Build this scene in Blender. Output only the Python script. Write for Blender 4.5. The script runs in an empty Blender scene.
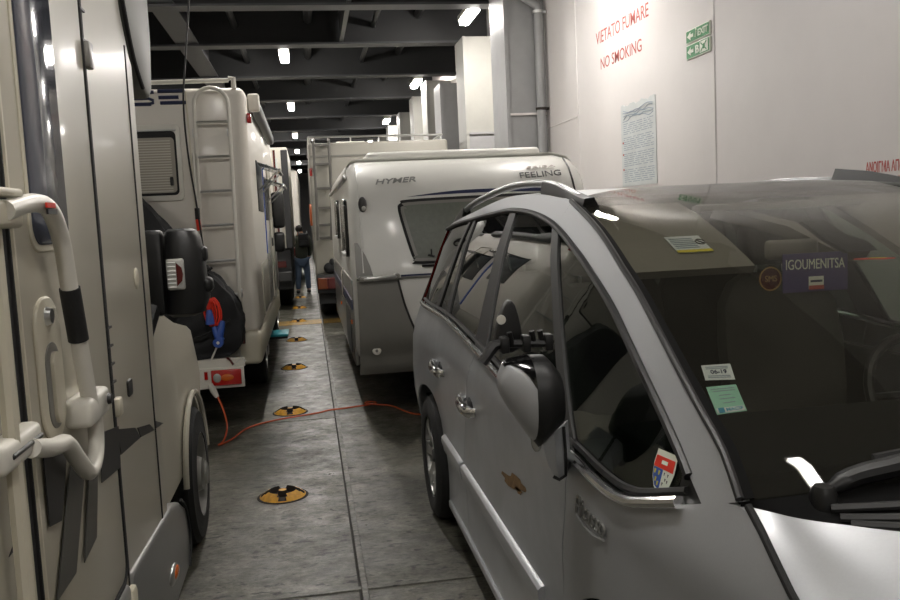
import bpy, bmesh, math, random
from mathutils import Vector, Matrix
random.seed(7)
SC = bpy.context.scene
COL = SC.collection
PI = math.pi

# ------------------------------------------------------------------ materials
def lin(h):
    h = h.lstrip('#')
    o = []
    for i in (0, 2, 4):
        c = int(h[i:i+2], 16)/255
        o.append(c/12.92 if c <= .04045 else ((c+.055)/1.055)**2.4)
    return (*o, 1)

def mat(name, color, rough=.5, metal=0., coat=0., spec=.5, noise=0., nscale=6., bump=0., bscale=80., dark=None):
    m = bpy.data.materials.new(name)
    m.use_nodes = True
    nt = m.node_tree
    p = nt.nodes['Principled BSDF']
    c = lin(color)
    p.inputs['Base Color'].default_value = c
    p.inputs['Roughness'].default_value = rough
    p.inputs['Metallic'].default_value = metal
    p.inputs['Coat Weight'].default_value = coat
    p.inputs['Coat Roughness'].default_value = .1
    p.inputs['Specular IOR Level'].default_value = spec
    tc = nt.nodes.new('ShaderNodeTexCoord')
    if noise > 0:
        n = nt.nodes.new('ShaderNodeTexNoise')
        n.inputs['Scale'].default_value = nscale
        n.inputs['Detail'].default_value = 6
        n.inputs['Roughness'].default_value = .65
        nt.links.new(tc.outputs['Object'], n.inputs['Vector'])
        r = nt.nodes.new('ShaderNodeValToRGB')
        r.color_ramp.elements[0].position = .35
        r.color_ramp.elements[1].position = .65
        d = lin(dark) if dark else tuple(x*(1-noise) for x in c[:3])+(1,)
        r.color_ramp.elements[0].color = d
        r.color_ramp.elements[1].color = c
        nt.links.new(n.outputs['Fac'], r.inputs['Fac'])
        nt.links.new(r.outputs['Color'], p.inputs['Base Color'])
    if bump > 0:
        n = nt.nodes.new('ShaderNodeTexNoise')
        n.inputs['Scale'].default_value = bscale
        n.inputs['Detail'].default_value = 4
        nt.links.new(tc.outputs['Object'], n.inputs['Vector'])
        b = nt.nodes.new('ShaderNodeBump')
        b.inputs['Strength'].default_value = bump
        b.inputs['Distance'].default_value = .01
        nt.links.new(n.outputs['Fac'], b.inputs['Height'])
        nt.links.new(b.outputs['Normal'], p.inputs['Normal'])
    return m

def glass(name, tint, rough=.0, f0=.04, haze=0., power=4.6, hazecol='#888880'):
    m = bpy.data.materials.new(name)
    m.use_nodes = True
    nt = m.node_tree
    nt.nodes.clear()
    out = nt.nodes.new('ShaderNodeOutputMaterial')
    tr = nt.nodes.new('ShaderNodeBsdfTransparent')
    tr.inputs['Color'].default_value = lin(tint)
    gl = nt.nodes.new('ShaderNodeBsdfGlossy')
    gl.inputs['Roughness'].default_value = rough
    lw = nt.nodes.new('ShaderNodeLayerWeight')
    lw.inputs['Blend'].default_value = .5
    pw = nt.nodes.new('ShaderNodeMath'); pw.operation = 'POWER'; pw.inputs[1].default_value = power
    mu = nt.nodes.new('ShaderNodeMath'); mu.operation = 'MULTIPLY_ADD'
    mu.inputs[1].default_value = 1-f0; mu.inputs[2].default_value = f0
    mx = nt.nodes.new('ShaderNodeMixShader')
    nt.links.new(lw.outputs['Facing'], pw.inputs[0])
    nt.links.new(pw.outputs[0], mu.inputs[0])
    nt.links.new(mu.outputs[0], mx.inputs[0])
    src = tr.outputs[0]
    if haze > 0:
        df = nt.nodes.new('ShaderNodeBsdfDiffuse')
        df.inputs['Color'].default_value = lin(hazecol)
        m2 = nt.nodes.new('ShaderNodeMixShader')
        m2.inputs[0].default_value = haze
        nt.links.new(tr.outputs[0], m2.inputs[1]); nt.links.new(df.outputs[0], m2.inputs[2])
        src = m2.outputs[0]
    nt.links.new(src, mx.inputs[1]); nt.links.new(gl.outputs[0], mx.inputs[2])
    nt.links.new(mx.outputs[0], out.inputs[0])
    return m

def emit(name, color, strength):
    m = bpy.data.materials.new(name)
    m.use_nodes = True
    nt = m.node_tree
    nt.nodes.clear()
    out = nt.nodes.new('ShaderNodeOutputMaterial')
    e = nt.nodes.new('ShaderNodeEmission')
    e.inputs['Color'].default_value = lin(color)
    e.inputs['Strength'].default_value = strength
    nt.links.new(e.outputs[0], out.inputs[0])
    return m

def floor_material():
    m = mat('deck_paint', '#6b6a63', .42)
    nt = m.node_tree; p = nt.nodes['Principled BSDF']; tc = nt.nodes['Texture Coordinate']
    def noise(s, d=8, r=.6, sx=1, sy=1):
        mp = nt.nodes.new('ShaderNodeMapping'); mp.inputs['Scale'].default_value = (sx, sy, 1)
        nt.links.new(tc.outputs['Object'], mp.inputs['Vector'])
        n = nt.nodes.new('ShaderNodeTexNoise'); n.inputs['Scale'].default_value = s
        n.inputs['Detail'].default_value = d; n.inputs['Roughness'].default_value = r
        nt.links.new(mp.outputs[0], n.inputs['Vector']); return n
    def ramp(src, stops):
        r = nt.nodes.new('ShaderNodeValToRGB')
        e = r.color_ramp.elements
        e[0].position, e[0].color = stops[0][0], lin(stops[0][1])
        e[1].position, e[1].color = stops[-1][0], lin(stops[-1][1])
        for q, c in stops[1:-1]:
            x = e.new(q); x.color = lin(c)
        nt.links.new(src, r.inputs['Fac']); return r
    def mix(t, f, a, b):
        x = nt.nodes.new('ShaderNodeMix'); x.data_type = 'RGBA'; x.blend_type = t
        x.inputs['Factor'].default_value = f
        nt.links.new(a, x.inputs[6]); nt.links.new(b, x.inputs[7]); return x.outputs[2]
    big = ramp(noise(1.6, 6, .7).outputs['Fac'], [(.3, '#57564f'), (.5, '#7d7c73'), (.68, '#9a988e')])
    mid = ramp(noise(9, 10, .75).outputs['Fac'], [(.33, '#55524a'), (.5, '#b6b4ac'), (.64, '#f5f4ee')])
    grain = ramp(noise(34, 8, .85, .6, 1.5).outputs['Fac'], [(.36, '#2a2824'), (.46, '#b8b6ae'), (.62, '#ffffff')])
    spots = ramp(noise(14, 3, .5, 1.2, 2.2).outputs['Fac'], [(.33, '#1e1a16'), (.40, '#ffffff')])
    a = mix('MULTIPLY', .75, big.outputs[0], mid.outputs[0])
    a = mix('MULTIPLY', .8, a, grain.outputs[0])
    a = mix('MULTIPLY', .85, a, spots.outputs[0])
    nt.links.new(a, p.inputs['Base Color'])
    rr = ramp(noise(5, 6, .7).outputs['Fac'], [(.3, '#8c8c8c'), (.7, '#d4d4d4')])
    nt.links.new(rr.outputs[0], p.inputs['Roughness'])
    b = nt.nodes.new('ShaderNodeBump'); b.inputs['Strength'].default_value = .35; b.inputs['Distance'].default_value = .004
    nt.links.new(noise(60, 8, .75, .7, 1.6).outputs['Fac'], b.inputs['Height'])
    nt.links.new(b.outputs[0], p.inputs['Normal'])
    return m

M = dict(
    floor=floor_material(),
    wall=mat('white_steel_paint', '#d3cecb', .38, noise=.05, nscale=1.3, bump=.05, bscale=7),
    wallshade=mat('grey_steel_and_shade', '#8f8f8f', .5, noise=.12, nscale=3),
    ceil=mat('dark_ceiling', '#030303', .8, noise=.3, nscale=2),
    beam=mat('beam_grey', '#121314', .55, noise=.25, nscale=4),
    gel=mat('cream_gelcoat', '#d5d0c6', .42, coat=.1, noise=.04, nscale=2),
    gelvan=mat('ivory_gelcoat', '#b4af9f', .38, coat=.2, noise=.03, nscale=2),
    gelwhite=mat('white_gelcoat', '#d2d1cb', .4, coat=.12, noise=.04, nscale=2),
    greywhite=mat('grey_white_panel', '#98958b', .45, noise=.1, nscale=2),
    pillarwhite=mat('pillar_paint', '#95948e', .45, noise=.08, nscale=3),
    flange=mat('beam_flange', '#333436', .5, noise=.2, nscale=4),
    dullwhite=mat('dull_white_panel', '#c4bfb2', .4, noise=.08, nscale=2),
    carav_grey=mat('caravan_grey', '#7c7a74', .3, coat=.3, noise=.08, nscale=3),
    silver=mat('silver_car_paint', '#b0b2b5', .4, metal=.35, coat=.18, noise=.03, nscale=200),
    silverdirty=mat('silver_dirty_paint', '#b4b7ba', .35, metal=.4, coat=.35, noise=.22, nscale=2.4, dark='#a2a4a7'),
    railgrey=mat('roof_rail_grey', '#7b7b7c', .3, metal=.6),
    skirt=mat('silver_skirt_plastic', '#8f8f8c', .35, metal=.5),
    chrome=mat('chrome', '#f2f2f2', .16, metal=1),
    steel=mat('brushed_aluminium', '#c8c8c6', .3, metal=.9),
    white=mat('white_plastic', '#d5d2c8', .35),
    cream=mat('cream_plastic', '#cbc5b2', .4),
    black=mat('black_plastic', '#121212', .45, bump=.05),
    pillarblack=mat('pillar_black', '#1b1b1b', .5),
    dashblack=mat('dashboard_black', '#0c0c0c', .9, spec=.2),
    gloss=mat('gloss_black', '#0b0b0c', .12, coat=.5),
    rubber=mat('rubber', '#161616', .75, bump=.2, bscale=60),
    dgrey=mat('dark_grey_plastic', '#3a3a3a', .5),
    decal=mat('charcoal_decal', '#2c2b2a', .4),
    decal2=mat('grey_decal', '#55534e', .4),
    capgrey=mat('cab_roof_grey', '#62625d', .5),
    fabric=mat('black_cover_cloth', '#191a1c', .8, bump=.5, bscale=14),
    seat=mat('charcoal_seat_cloth', '#4b4946', .9, bump=.2, bscale=120),
    seatlow=mat('dark_seat_cloth', '#333230', .9, bump=.2, bscale=120),
    beige=mat('beige_headliner', '#716e67', .9),
    red=mat('red_lens', '#a81410', .2, coat=.6),
    dred=mat('dark_red_lens', '#4d1412', .25, coat=.6),
    amber=mat('amber_lens', '#c05a18', .2, coat=.6),
    damber=mat('dark_amber_lens', '#6b3212', .25, coat=.5),
    clear=mat('clear_lens', '#b4b3ad', .15, metal=.3, coat=.6),
    orange=mat('orange_cord', '#c2552f', .5),
    redcord=mat('red_cord', '#d8331c', .5),
    blue=mat('blue_plastic', '#2b4f9e', .4),
    teal=mat('teal_plastic', '#1f8f9a', .5),
    yellow=mat('worn_yellow_paint', '#d8a01f', .55, noise=.5, nscale=22, dark='#a5741a'),
    pit=mat('dark_recess', '#241c15', .8),
    groove=mat('dark_weld_edge', '#2c2a26', .8),
    stripe=mat('yellow_deck_stripe', '#b48a2c', .55, noise=.4, nscale=12, dark='#6f6346'),
    navy=mat('navy_print', '#232a4a', .4),
    lightprint=mat('faint_print', '#a59a92', .5),
    grey_print=mat('grey_print', '#8d8d8b', .3, metal=.3),
    redpaint=mat('red_stencil_paint', '#a32c28', .5, noise=.25, nscale=16, dark='#b9665c'),
    green=mat('exit_green', '#1d7a3c', .4),
    signwhite=mat('sign_white', '#dfe5d6', .4),
    paper=mat('poster_paper', '#c6cac9', .5, noise=.12, nscale=5),
    tealblue=mat('teal_blue_print', '#2a86a8', .5),
    ink=mat('blue_ink', '#8a97a3', .6),
    purple=mat('placard_purple', '#4b4270', .5),
    teal_paper=mat('teal_paper', '#8fc4b0', .5),
    white_paper=mat('white_paper', '#c9d0d2', .5),
    yel_paper=mat('yellow_paper', '#d0c23a', .5),
    gold=mat('gold_print', '#a8874e', .5),
    jacket=mat('dark_jacket', '#31352b', .85, bump=.3, bscale=30),
    jeans=mat('blue_jeans', '#4a5a70', .85),
    skin=mat('skin', '#a67c63', .6),
    hair=mat('dark_hair', '#1d1815', .8),
    rust=mat('rust_patch', '#86683f', .8, noise=.4, nscale=40),
    blind=mat('pleated_blind', '#9c978c', .8),
    lamp=emit('fluorescent_diffuser', '#fffaf4', 215),
    lampdim=emit('dimmed_fluorescent_diffuser', '#fffaf4', 115),  # emission lowered to balance the wall and the near motorhome
    lampfaint=emit('faint_fluorescent_diffuser', '#fffaf4', 62),  # emission lowered further to keep the bonnet from brightening
    sideglass=glass('car_side_glass', '#c6cfc8', f0=.06),
    backglass=glass('privacy_glass', '#868d89', f0=.08),
    screenglass=glass('windscreen_glass', '#eaeae6', f0=.022, power=8, haze=.02, hazecol='#9a968a'),
    acryl=glass('acrylic', '#b8c0c4', f0=.12),
    vanpane=mat('tinted_van_pane', '#4a4d58', .1, spec=.35),
    caravan_pane=mat('caravan_window_tint', '#63675e', .38, noise=.15, nscale=30),
    truckdark=mat('dark_truck', '#2a2a2b', .5),
)

# ------------------------------------------------------------------ builders
class MB:
    def __init__(s): s.bm = bmesh.new()
    def _merge(s, b, mx=None):
        me = bpy.data.meshes.new('tmp')
        if mx is not None: b.transform(mx)
        b.to_mesh(me); b.free(); s.bm.from_mesh(me); bpy.data.meshes.remove(me)
        return s
    def box(s, x0, x1, y0, y1, z0, z1, r=0., seg=2, mx=None, sel=None):
        b = bmesh.new()
        bmesh.ops.create_cube(b, size=1)
        for v in b.verts:
            v.co = Vector(((x0+x1)/2+v.co.x*(x1-x0), (y0+y1)/2+v.co.y*(y1-y0), (z0+z1)/2+v.co.z*(z1-z0)))
        if r > 0:
            ed = [e for e in b.edges if sel is None or sel(e)]
            bmesh.ops.bevel(b, geom=ed, offset=r, segments=seg, profile=.5, affect='EDGES')
        return s._merge(b, mx)
    def prism(s, poly, axis, a0, a1, r=0., seg=2, mx=None):
        """poly in the two other axes (order x,y,z without axis), extruded a0..a1 along axis"""
        b = bmesh.new()
        def mk(p, a):
            return Vector({'x': (a, p[0], p[1]), 'y': (p[0], a, p[1]), 'z': (p[0], p[1], a)}[axis])
        n = len(poly)
        lo = [b.verts.new(mk(p, a0)) for p in poly]; hi = [b.verts.new(mk(p, a1)) for p in poly]
        b.faces.new(lo); b.faces.new(hi[::-1])
        for i in range(n): b.faces.new((lo[i], hi[i], hi[(i+1) % n], lo[(i+1) % n]))
        bmesh.ops.recalc_face_normals(b, faces=b.faces)
        if r > 0:
            bmesh.ops.bevel(b, geom=list(b.edges), offset=r, segments=seg, profile=.5, affect='EDGES', clamp_overlap=True)
        bmesh.ops.triangulate(b, faces=[f for f in b.faces if len(f.verts) > 4])
        return s._merge(b, mx)
    def tube(s, pts, r, seg=8, closed=False, smooth=0, flat=1.):
        P = [Vector(p) for p in pts]
        if smooth:
            P = crom(P, smooth, closed)
        n = len(P); b = bmesh.new(); rings = []
        up = Vector((0, 0, 1)); prev = None
        for i, p in enumerate(P):
            if closed: t = P[(i+1) % n]-P[i-1]
            else: t = P[min(i+1, n-1)]-P[max(i-1, 0)]
            t.normalize()
            if prev is None:
                a = t.cross(up)
                if a.length < .05: a = t.cross(Vector((1, 0, 0)))
            else:
                a = prev - t*prev.dot(t)
                if a.length < 1e-4: a = t.cross(up)
            a.normalize(); prev = a; c = t.cross(a)
            rr = r[min(len(r)-1, round(i*(len(r)-1)/max(1, n-1)))] if isinstance(r, (list, tuple)) else r
            rings.append([b.verts.new(p+a*math.cos(2*PI*k/seg)*rr+c*math.sin(2*PI*k/seg)*rr*flat) for k in range(seg)])
        m = n if closed else n-1
        for i in range(m):
            A, B = rings[i], rings[(i+1) % n]
            for k in range(seg): b.faces.new((A[k], A[(k+1) % seg], B[(k+1) % seg], B[k]))
        if not closed:
            b.faces.new(rings[0][::-1]); b.faces.new(rings[-1])
        bmesh.ops.recalc_face_normals(b, faces=b.faces)
        return s._merge(b)
    def lathe(s, prof, c, axis='z', seg=32, a0=0, a1=2*PI):
        """prof: list of (radius, height along axis)"""
        b = bmesh.new(); rings = []
        full = abs(a1-a0-2*PI) < 1e-6
        N = seg if full else seg+1
        for r, h in prof:
            ring = []
            for k in range(N):
                a = a0+(a1-a0)*k/seg
                u, w = math.cos(a)*r, math.sin(a)*r
                q = {'z': (u, w, h), 'x': (h, u, w), 'y': (u, h, w)}[axis]
                ring.append(b.verts.new(Vector(c)+Vector(q)))
            rings.append(ring)
        for A, B in zip(rings, rings[1:]):
            for k in range(seg):
                k2 = (k+1) % N
                b.faces.new((A[k], A[k2], B[k2], B[k]))
        bmesh.ops.remove_doubles(b, verts=b.verts, dist=1e-6)
        bmesh.ops.recalc_face_normals(b, faces=b.faces)
        return s._merge(b)
    def grid(s, rows, thick=None, flip=False):
        """rows: list of lists of points; thick: Vector offset for the inner skin"""
        b = bmesh.new()
        V = [[b.verts.new(Vector(p)) for p in r] for r in rows]
        n, m = len(V), len(V[0])
        for i in range(n-1):
            for j in range(m-1):
                b.faces.new((V[i][j], V[i][j+1], V[i+1][j+1], V[i+1][j]))
        if thick is not None:
            t = Vector(thick)
            W = [[b.verts.new(v.co+t) for v in r] for r in V]
            for i in range(n-1):
                for j in range(m-1):
                    b.faces.new((W[i][j], W[i+1][j], W[i+1][j+1], W[i][j+1]))
            for i in range(n-1):
                b.faces.new((V[i][0], V[i+1][0], W[i+1][0], W[i][0]))
                b.faces.new((V[i][m-1], W[i][m-1], W[i+1][m-1], V[i+1][m-1]))
            for j in range(m-1):
                b.faces.new((V[0][j], W[0][j], W[0][j+1], V[0][j+1]))
                b.faces.new((V[n-1][j], V[n-1][j+1], W[n-1][j+1], W[n-1][j]))
            bmesh.ops.recalc_face_normals(b, faces=b.faces)
        return s._merge(b)
    def ball(s, c, rx, ry, rz, seg=16, mx=None):
        b = bmesh.new()
        bmesh.ops.create_uvsphere(b, u_segments=seg, v_segments=seg//2+2, radius=1)
        for v in b.verts: v.co = Vector(c)+Vector((v.co.x*rx, v.co.y*ry, v.co.z*rz))
        return s._merge(b, mx)
    def obj(s, name, m, parent=None, label=None, angle=35):
        me = bpy.data.meshes.new(name)
        bb = [v.co for v in s.bm.verts]
        c = Vector([(min(v[i] for v in bb)+max(v[i] for v in bb))/2 for i in range(3)])
        for v in s.bm.verts: v.co -= c
        s.bm.to_mesh(me); s.bm.free()
        for p in me.polygons: p.use_smooth = True
        me.set_sharp_from_angle(angle=math.radians(angle))
        me.materials.append(M[m] if isinstance(m, str) else m)
        o = bpy.data.objects.new(name, me); COL.objects.link(o)
        pw = world_of(parent)
        o.parent = parent
        o.location = c-pw
        if label: o['label'] = label
        return o

def world_of(p):
    w = Vector((0, 0, 0))
    while p is not None:
        w = w+p.location; p = p.parent
    return w

def crom(P, k, closed=False):
    out = []; n = len(P)
    for i in range(n if closed else n-1):
        if closed: a, b, c, d = P[i-1], P[i], P[(i+1) % n], P[(i+2) % n]
        else: a, b, c, d = P[max(i-1, 0)], P[i], P[i+1], P[min(i+2, n-1)]
        for j in range(k):
            t = j/k
            out.append(.5*((2*b)+(c-a)*t+(2*a-5*b+4*c-d)*t*t+(3*b-a-3*c+d)*t**3))
    if not closed: out.append(P[-1].copy())
    return out

def root(name, label, cat, loc, group=None):
    o = bpy.data.objects.new(name, None); COL.objects.link(o)
    o.location = loc; o.empty_display_size = .1
    o['label'] = label; o['category'] = cat
    if group: o['group'] = group
    return o
def tag(o, label, cat, group=None):
    o['label'] = label; o['category'] = cat
    if group: o['group'] = group
    return o
def struct(o):
    o['kind'] = 'structure'; return o
def dup(o, d, label, parent=None):
    def rec(x, par):
        c = x.copy(); COL.objects.link(c); c.parent = par
        for ch in list(x.children): rec(ch, c)
        return c
    kids = list(o.children)
    c = o.copy(); COL.objects.link(c)
    c.location = o.location+Vector(d)
    if label: c['label'] = label
    for ch in kids: rec(ch, c)
    return c

def text(name, body, origin, u, v, m, parent=None, depth=.002, label=None, shear=0., bold=0.):
    """text mesh whose bounding box fills origin + a*u + b*v"""
    cu = bpy.data.curves.new(name, 'FONT'); cu.body = body; cu.size = 1; cu.shear = shear; cu.offset = bold
    cu.resolution_u = 4
    t = bpy.data.objects.new('t', cu); COL.objects.link(t)
    dg = bpy.context.evaluated_depsgraph_get(); dg.update()
    me = bpy.data.meshes.new_from_object(t.evaluated_get(dg))
    bpy.data.objects.remove(t); bpy.data.curves.remove(cu)
    xs = [q.co.x for q in me.vertices]; ys = [q.co.y for q in me.vertices]
    x0, x1, y0, y1 = min(xs), max(xs), min(ys), max(ys)
    U, V = Vector(u), Vector(v); N = U.cross(V).normalized()
    b = bmesh.new(); b.from_mesh(me); bpy.data.meshes.remove(me)
    for q in b.verts:
        q.co = Vector(origin)+U*((q.co.x-x0)/(x1-x0))+V*((q.co.y-y0)/(y1-y0))
    r = bmesh.ops.extrude_face_region(b, geom=list(b.faces))
    for q in r['geom']:
        if isinstance(q, bmesh.types.BMVert): q.co += N*depth
    mb = MB(); mb._merge(b)
    return mb.obj(name, m, parent, label)

def rrect(x0, x1, y0, y1, r, n=5):
    o = []
    for cx, cy, a in ((x1-r, y1-r, 0), (x0+r, y1-r, 90), (x0+r, y0+r, 180), (x1-r, y0+r, 270)):
        for k in range(n+1):
            t = math.radians(a+90*k/n); o.append((cx+r*math.cos(t), cy+r*math.sin(t)))
    return o

# ------------------------------------------------------------------ camera
VPX, VPY, F, ROLL = 307., 223., 860., .047
Lv = Vector((VPX-450, VPY-300, F)).normalized()
Uv = Vector((-ROLL, -1, (ROLL*-1*Lv.x*-1*-1 + 0)))
Uv = Vector((-ROLL, -1, (ROLL*Lv.x+Lv.y)/Lv.z)).normalized()
Rv = Lv.cross(Uv)
if Rv.x < 0: Rv = -Rv
cr = Vector((Rv.x, Lv.x, Uv.x)); cd = Vector((Rv.y, Lv.y, Uv.y)); cf = Vector((Rv.z, Lv.z, Uv.z))
cam = bpy.data.cameras.new('camera'); cam.sensor_width = 36; cam.lens = F*36/900; cam.clip_start = .05
co = bpy.data.objects.new('camera', cam); COL.objects.link(co)
mx = Matrix((( cr.x, -cd.x, -cf.x, 0), (cr.y, -cd.y, -cf.y, 0), (cr.z, -cd.z, -cf.z, 1.6), (0, 0, 0, 1)))
co.matrix_world = mx
SC.camera = co

# ------------------------------------------------------------------ setting
b = MB(); b.box(-8, 3.4, -6, 62, -.2, 0); FLOOR = struct(b.obj('floor', 'floor'))
b = MB(); b.box(-8, 3.4, -6, 62, 5.1, 5.3); struct(b.obj('ceiling', 'ceil'))
b = MB(); b.box(3.0, 3.4, -6, 62, 0, 5.1); WALL = struct(b.obj('wall_right', 'wall'))
b = MB(); b.box(-8.2, -8, -6, 62, 0, 5.1); struct(b.obj('wall_left', 'wallshade'))
b = MB(); b.box(-8, 3.0, 62, 62.2, 0, 5.1); struct(b.obj('wall_back', 'wallshade'))
b = MB(); b.box(-8, 3.0, -6.2, -6, 0, 5.1); struct(b.obj('wall_front', 'wallshade'))
tn = [0]
def trim(mb, m, label=None):
    tn[0] += 1
    o = struct(mb.obj('trim_%d' % tn[0], m))
    return o
# wall weld seams and faint panel joints
for y in (6.0, 9.2):
    b = MB(); b.tube([(3.0, y, 0), (3.0, y, 5.1)], .014, 8, flat=.6); trim(b, 'wall')
b = MB(); b.tube([(3.0, 9.2, 2.62), (3.0, 10.4, 2.62)], .01, 6); trim(b, 'wall')
# floor seams
b = MB(); b.box(.135, .165, -2, 40, 0, .007, .003, 1); trim(b, 'floor')
b = MB(); b.box(.124, .137, -2, 40, 0, .003); trim(b, 'groove')  # dark strip beside the raised weld
b = MB(); b.box(-3, 3, 3.625, 3.66, 0, .006, .003, 1); trim(b, 'floor')
b = MB(); b.box(-3, .135, 7.0, 7.02, 0, .004, .002, 1); trim(b, 'floor')
b = MB(); b.box(-.62, .62, 13.75, 14.35, 0, .004); trim(b, 'stripe')
# side pillars (box frames standing off the wall)
pill = [(10.4, 11.15, 5.1, 'wallshade'), (13.1, 13.75, 4.3, 'pillarwhite'), (15.5, 16.2, 3.98, 'wallshade'), (17.2, 17.9, 4.3, 'pillarwhite'),  # first pillar all grey, colouring in the shade of its front face
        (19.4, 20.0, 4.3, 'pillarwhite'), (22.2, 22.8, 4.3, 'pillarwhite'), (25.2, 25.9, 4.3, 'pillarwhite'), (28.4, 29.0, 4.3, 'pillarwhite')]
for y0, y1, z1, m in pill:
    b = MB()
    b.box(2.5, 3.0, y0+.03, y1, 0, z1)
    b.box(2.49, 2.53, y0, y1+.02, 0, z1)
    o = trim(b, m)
b = MB(); b.box(2.53, 3.0, 10.395, 10.435, 2.79, 2.815); trim(b, 'wall')
b = MB(); b.box(2.53, 3.0, 13.07, 13.14, 2.83, 2.86); trim(b, 'wallshade')  # grey strip painting the shadow band across the white pillar
b = MB(); b.box(2.53, 3.0, 13.09, 13.14, 2.2, 2.8); trim(b, 'wallshade')  # darker face below the shadow band, put in as a grey panel
# ceiling beams
for y in (5.2, 8.2, 11.15, 13.55, 16.5, 19.55, 22.7, 25.9, 29, 32, 35, 38, 41, 44):
    b = MB(); b.box(-8, 3.0, y, y+.28, 4.3, 4.33); trim(b, 'flange')
    b = MB(); b.box(-8, 3.0, y+.12, y+.15, 4.33, 5.1); trim(b, 'beam')
for x, y0, y1, w in ((-1.6, 5, 20, .16), (.69, 10.5, 13.6, .03)):
    b = MB(); b.box(x-w, x+w, y0, y1, 4.34, 4.37); b.box(x-.015, x+.015, y0, y1, 4.37, 5.1); trim(b, 'flange')
# cable trays and pipes under the dark ceiling
for i, (x, z, r) in enumerate(((-.9, 4.62, .05), (.2, 4.7, .07), (1.2, 4.6, .045), (1.9, 4.75, .06))):
    b = MB(); b.tube([(x, 4, z), (x, 45, z)], r, 8)
    tag(b.obj('ceiling_pipe', 'beam'), ['leftmost thin dark pipe running along the ceiling', 'thick dark pipe along the ceiling above the lane',
        'thin dark pipe along the ceiling left of the right light row', 'dark pipe along the ceiling nearest the white wall'][i], 'pipe', 'pipes under the ceiling')
for i, (y, z) in enumerate(((9.7, 4.66), (12.4, 4.62), (15.1, 4.66))):
    b = MB(); b.tube([(-6, y, z), (2.9, y, z)], .075, 8)
    tag(b.obj('cross_duct', 'beam'), ['nearest dark duct running across the ceiling', 'second dark duct running across the ceiling', 'third dark duct running across the ceiling'][i], 'pipe', 'ducts across the ceiling')

# wall stencils
def wall_text(s, y0, y1, z0, z1, m='redpaint', tilt=0., par=WALL, d=.001, bold=0., nm='lettering'):
    return text(nm, s, (2.9995, y0, z0), (0, y1-y0, tilt), (0, 0, z1-z0), m, par, d, bold=bold)
wall_text('VIETATO FUMARE', 8.55, 7.19, 3.25, 3.37, bold=.004, tilt=-.02)
wall_text('NO SMOKING', 8.43, 7.36, 2.99, 3.10, bold=.004, tilt=-.02)
wall_text('ΑΝΟΙΓΜΑ ΑΠΟ', 4.27, 3.97, 1.725, 1.785, bold=.02)
wall_text('ΝΑ ΕΙΝΑΙ ΕΛΕ', 4.235, 3.93, 1.645, 1.70, bold=.02)
wall_text('DO NOT CLOSE', 4.23, 3.88, 1.45, 1.505, bold=.02)

# exit signs
def sign(z0, z1, label):
    r = root('exit_sign', label, 'sign', (2.995, 6.22, z0), 'green exit signs')
    b = MB(); b.box(2.984, 2.9985, 6.035, 6.43, z0, z1, .003, 1); b.obj('sign_plate', 'signwhite', r)
    b = MB(); b.box(2.981, 2.985, 6.045, 6.42, z0+.008, z1-.008); b.obj('green_field', 'green', r)
    h = z1-z0
    zc = (z0+z1)/2
    b = MB()
    b.prism([(6.40, zc), (6.345, zc+.03), (6.345, zc+.012), (6.30, zc+.012), (6.30, zc-.012), (6.345, zc-.012), (6.345, zc-.03)], 'x', 2.978, 2.982)
    b.obj('arrow', 'signwhite', r)
    return r
r = sign(2.835, 2.935, 'green exit sign with left arrow, upper of the pair on the wall')
text('lettering', 'EXIT', (2.981, 6.22, 2.862), (0, -.165, 0), (0, 0, .048), 'signwhite', r, .003, bold=.02)
b = MB(); b.tube([(2.98, 6.262, 2.862), (2.98, 6.25, 2.885), (2.98, 6.247, 2.905)], .007, 6); b.ball((2.98, 6.25, 2.917), .004, .009, .009, 8); b.obj('running_figure', 'signwhite', r)
r = sign(2.715, 2.825, 'green muster station sign with left arrow, lower of the pair on the wall')
text('lettering', 'B', (2.981, 6.265, 2.74), (0, -.06, 0), (0, 0, .058), 'signwhite', r, .003, bold=.02)
b = MB(); b.box(2.979, 2.982, 6.06, 6.19, 2.73, 2.81); b.obj('symbol_field', 'signwhite', r)
b = MB()
for dy, dz in ((.045, .03), (-.045, .03), (.045, -.03), (-.045, -.03)):
    b.prism([(6.125+dy*.25, 2.77+dz*.25-.004), (6.125+dy, 2.77+dz-.006), (6.125+dy, 2.77+dz+.006), (6.125+dy*.25, 2.77+dz*.25+.004)], 'x', 2.976, 2.98)
b.ball((2.979, 6.125, 2.77), .004, .02, .02, 8)
b.obj('muster_symbol', 'green', r)

# worn plan poster
r = root('plan_poster', 'worn pale blue printed poster stuck to the white wall above the car', 'poster', (2.996, 7.5, 1.8))
n = 24
pts = [(7.90, 1.80), (7.08, 1.80)] + [(7.08+(.82)*k/n, 2.55+(.010*math.sin(k*.9)+.006*math.sin(k*2.3) if 0 < k < n else 0)) for k in range(n+1)]
b = MB(); b.prism(pts, 'x', 2.995, 2.9995); b.obj('sheet', 'paper', r)
b = MB()
random.seed(3)
for k in range(30):
    z = 1.84+k*.0185
    if k % 8 == 7: continue
    y = 7.84
    while y > 7.16:
        w = random.uniform(.03, .16)
        b.box(2.9935, 2.9955, max(y-w, 7.13), y, z, z+.006); y -= w+random.uniform(.015, .05)
b.obj('printed_lines', 'ink', r)
b = MB()
for k in range(5):
    b.tube([(2.9945, 7.85-.1*j-random.uniform(0, .03), 2.42+.018*k+random.uniform(-.02, .02)) for j in range(8)], .004, 5, smooth=3)
b.obj('printed_drawing', 'ink', r)
for z in (1.95, 2.09, 2.2):
    b = MB(); b.box(2.993, 2.9955, 7.84, 7.87, z, z+.018); b.obj('red_mark', 'redpaint', r)

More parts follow.
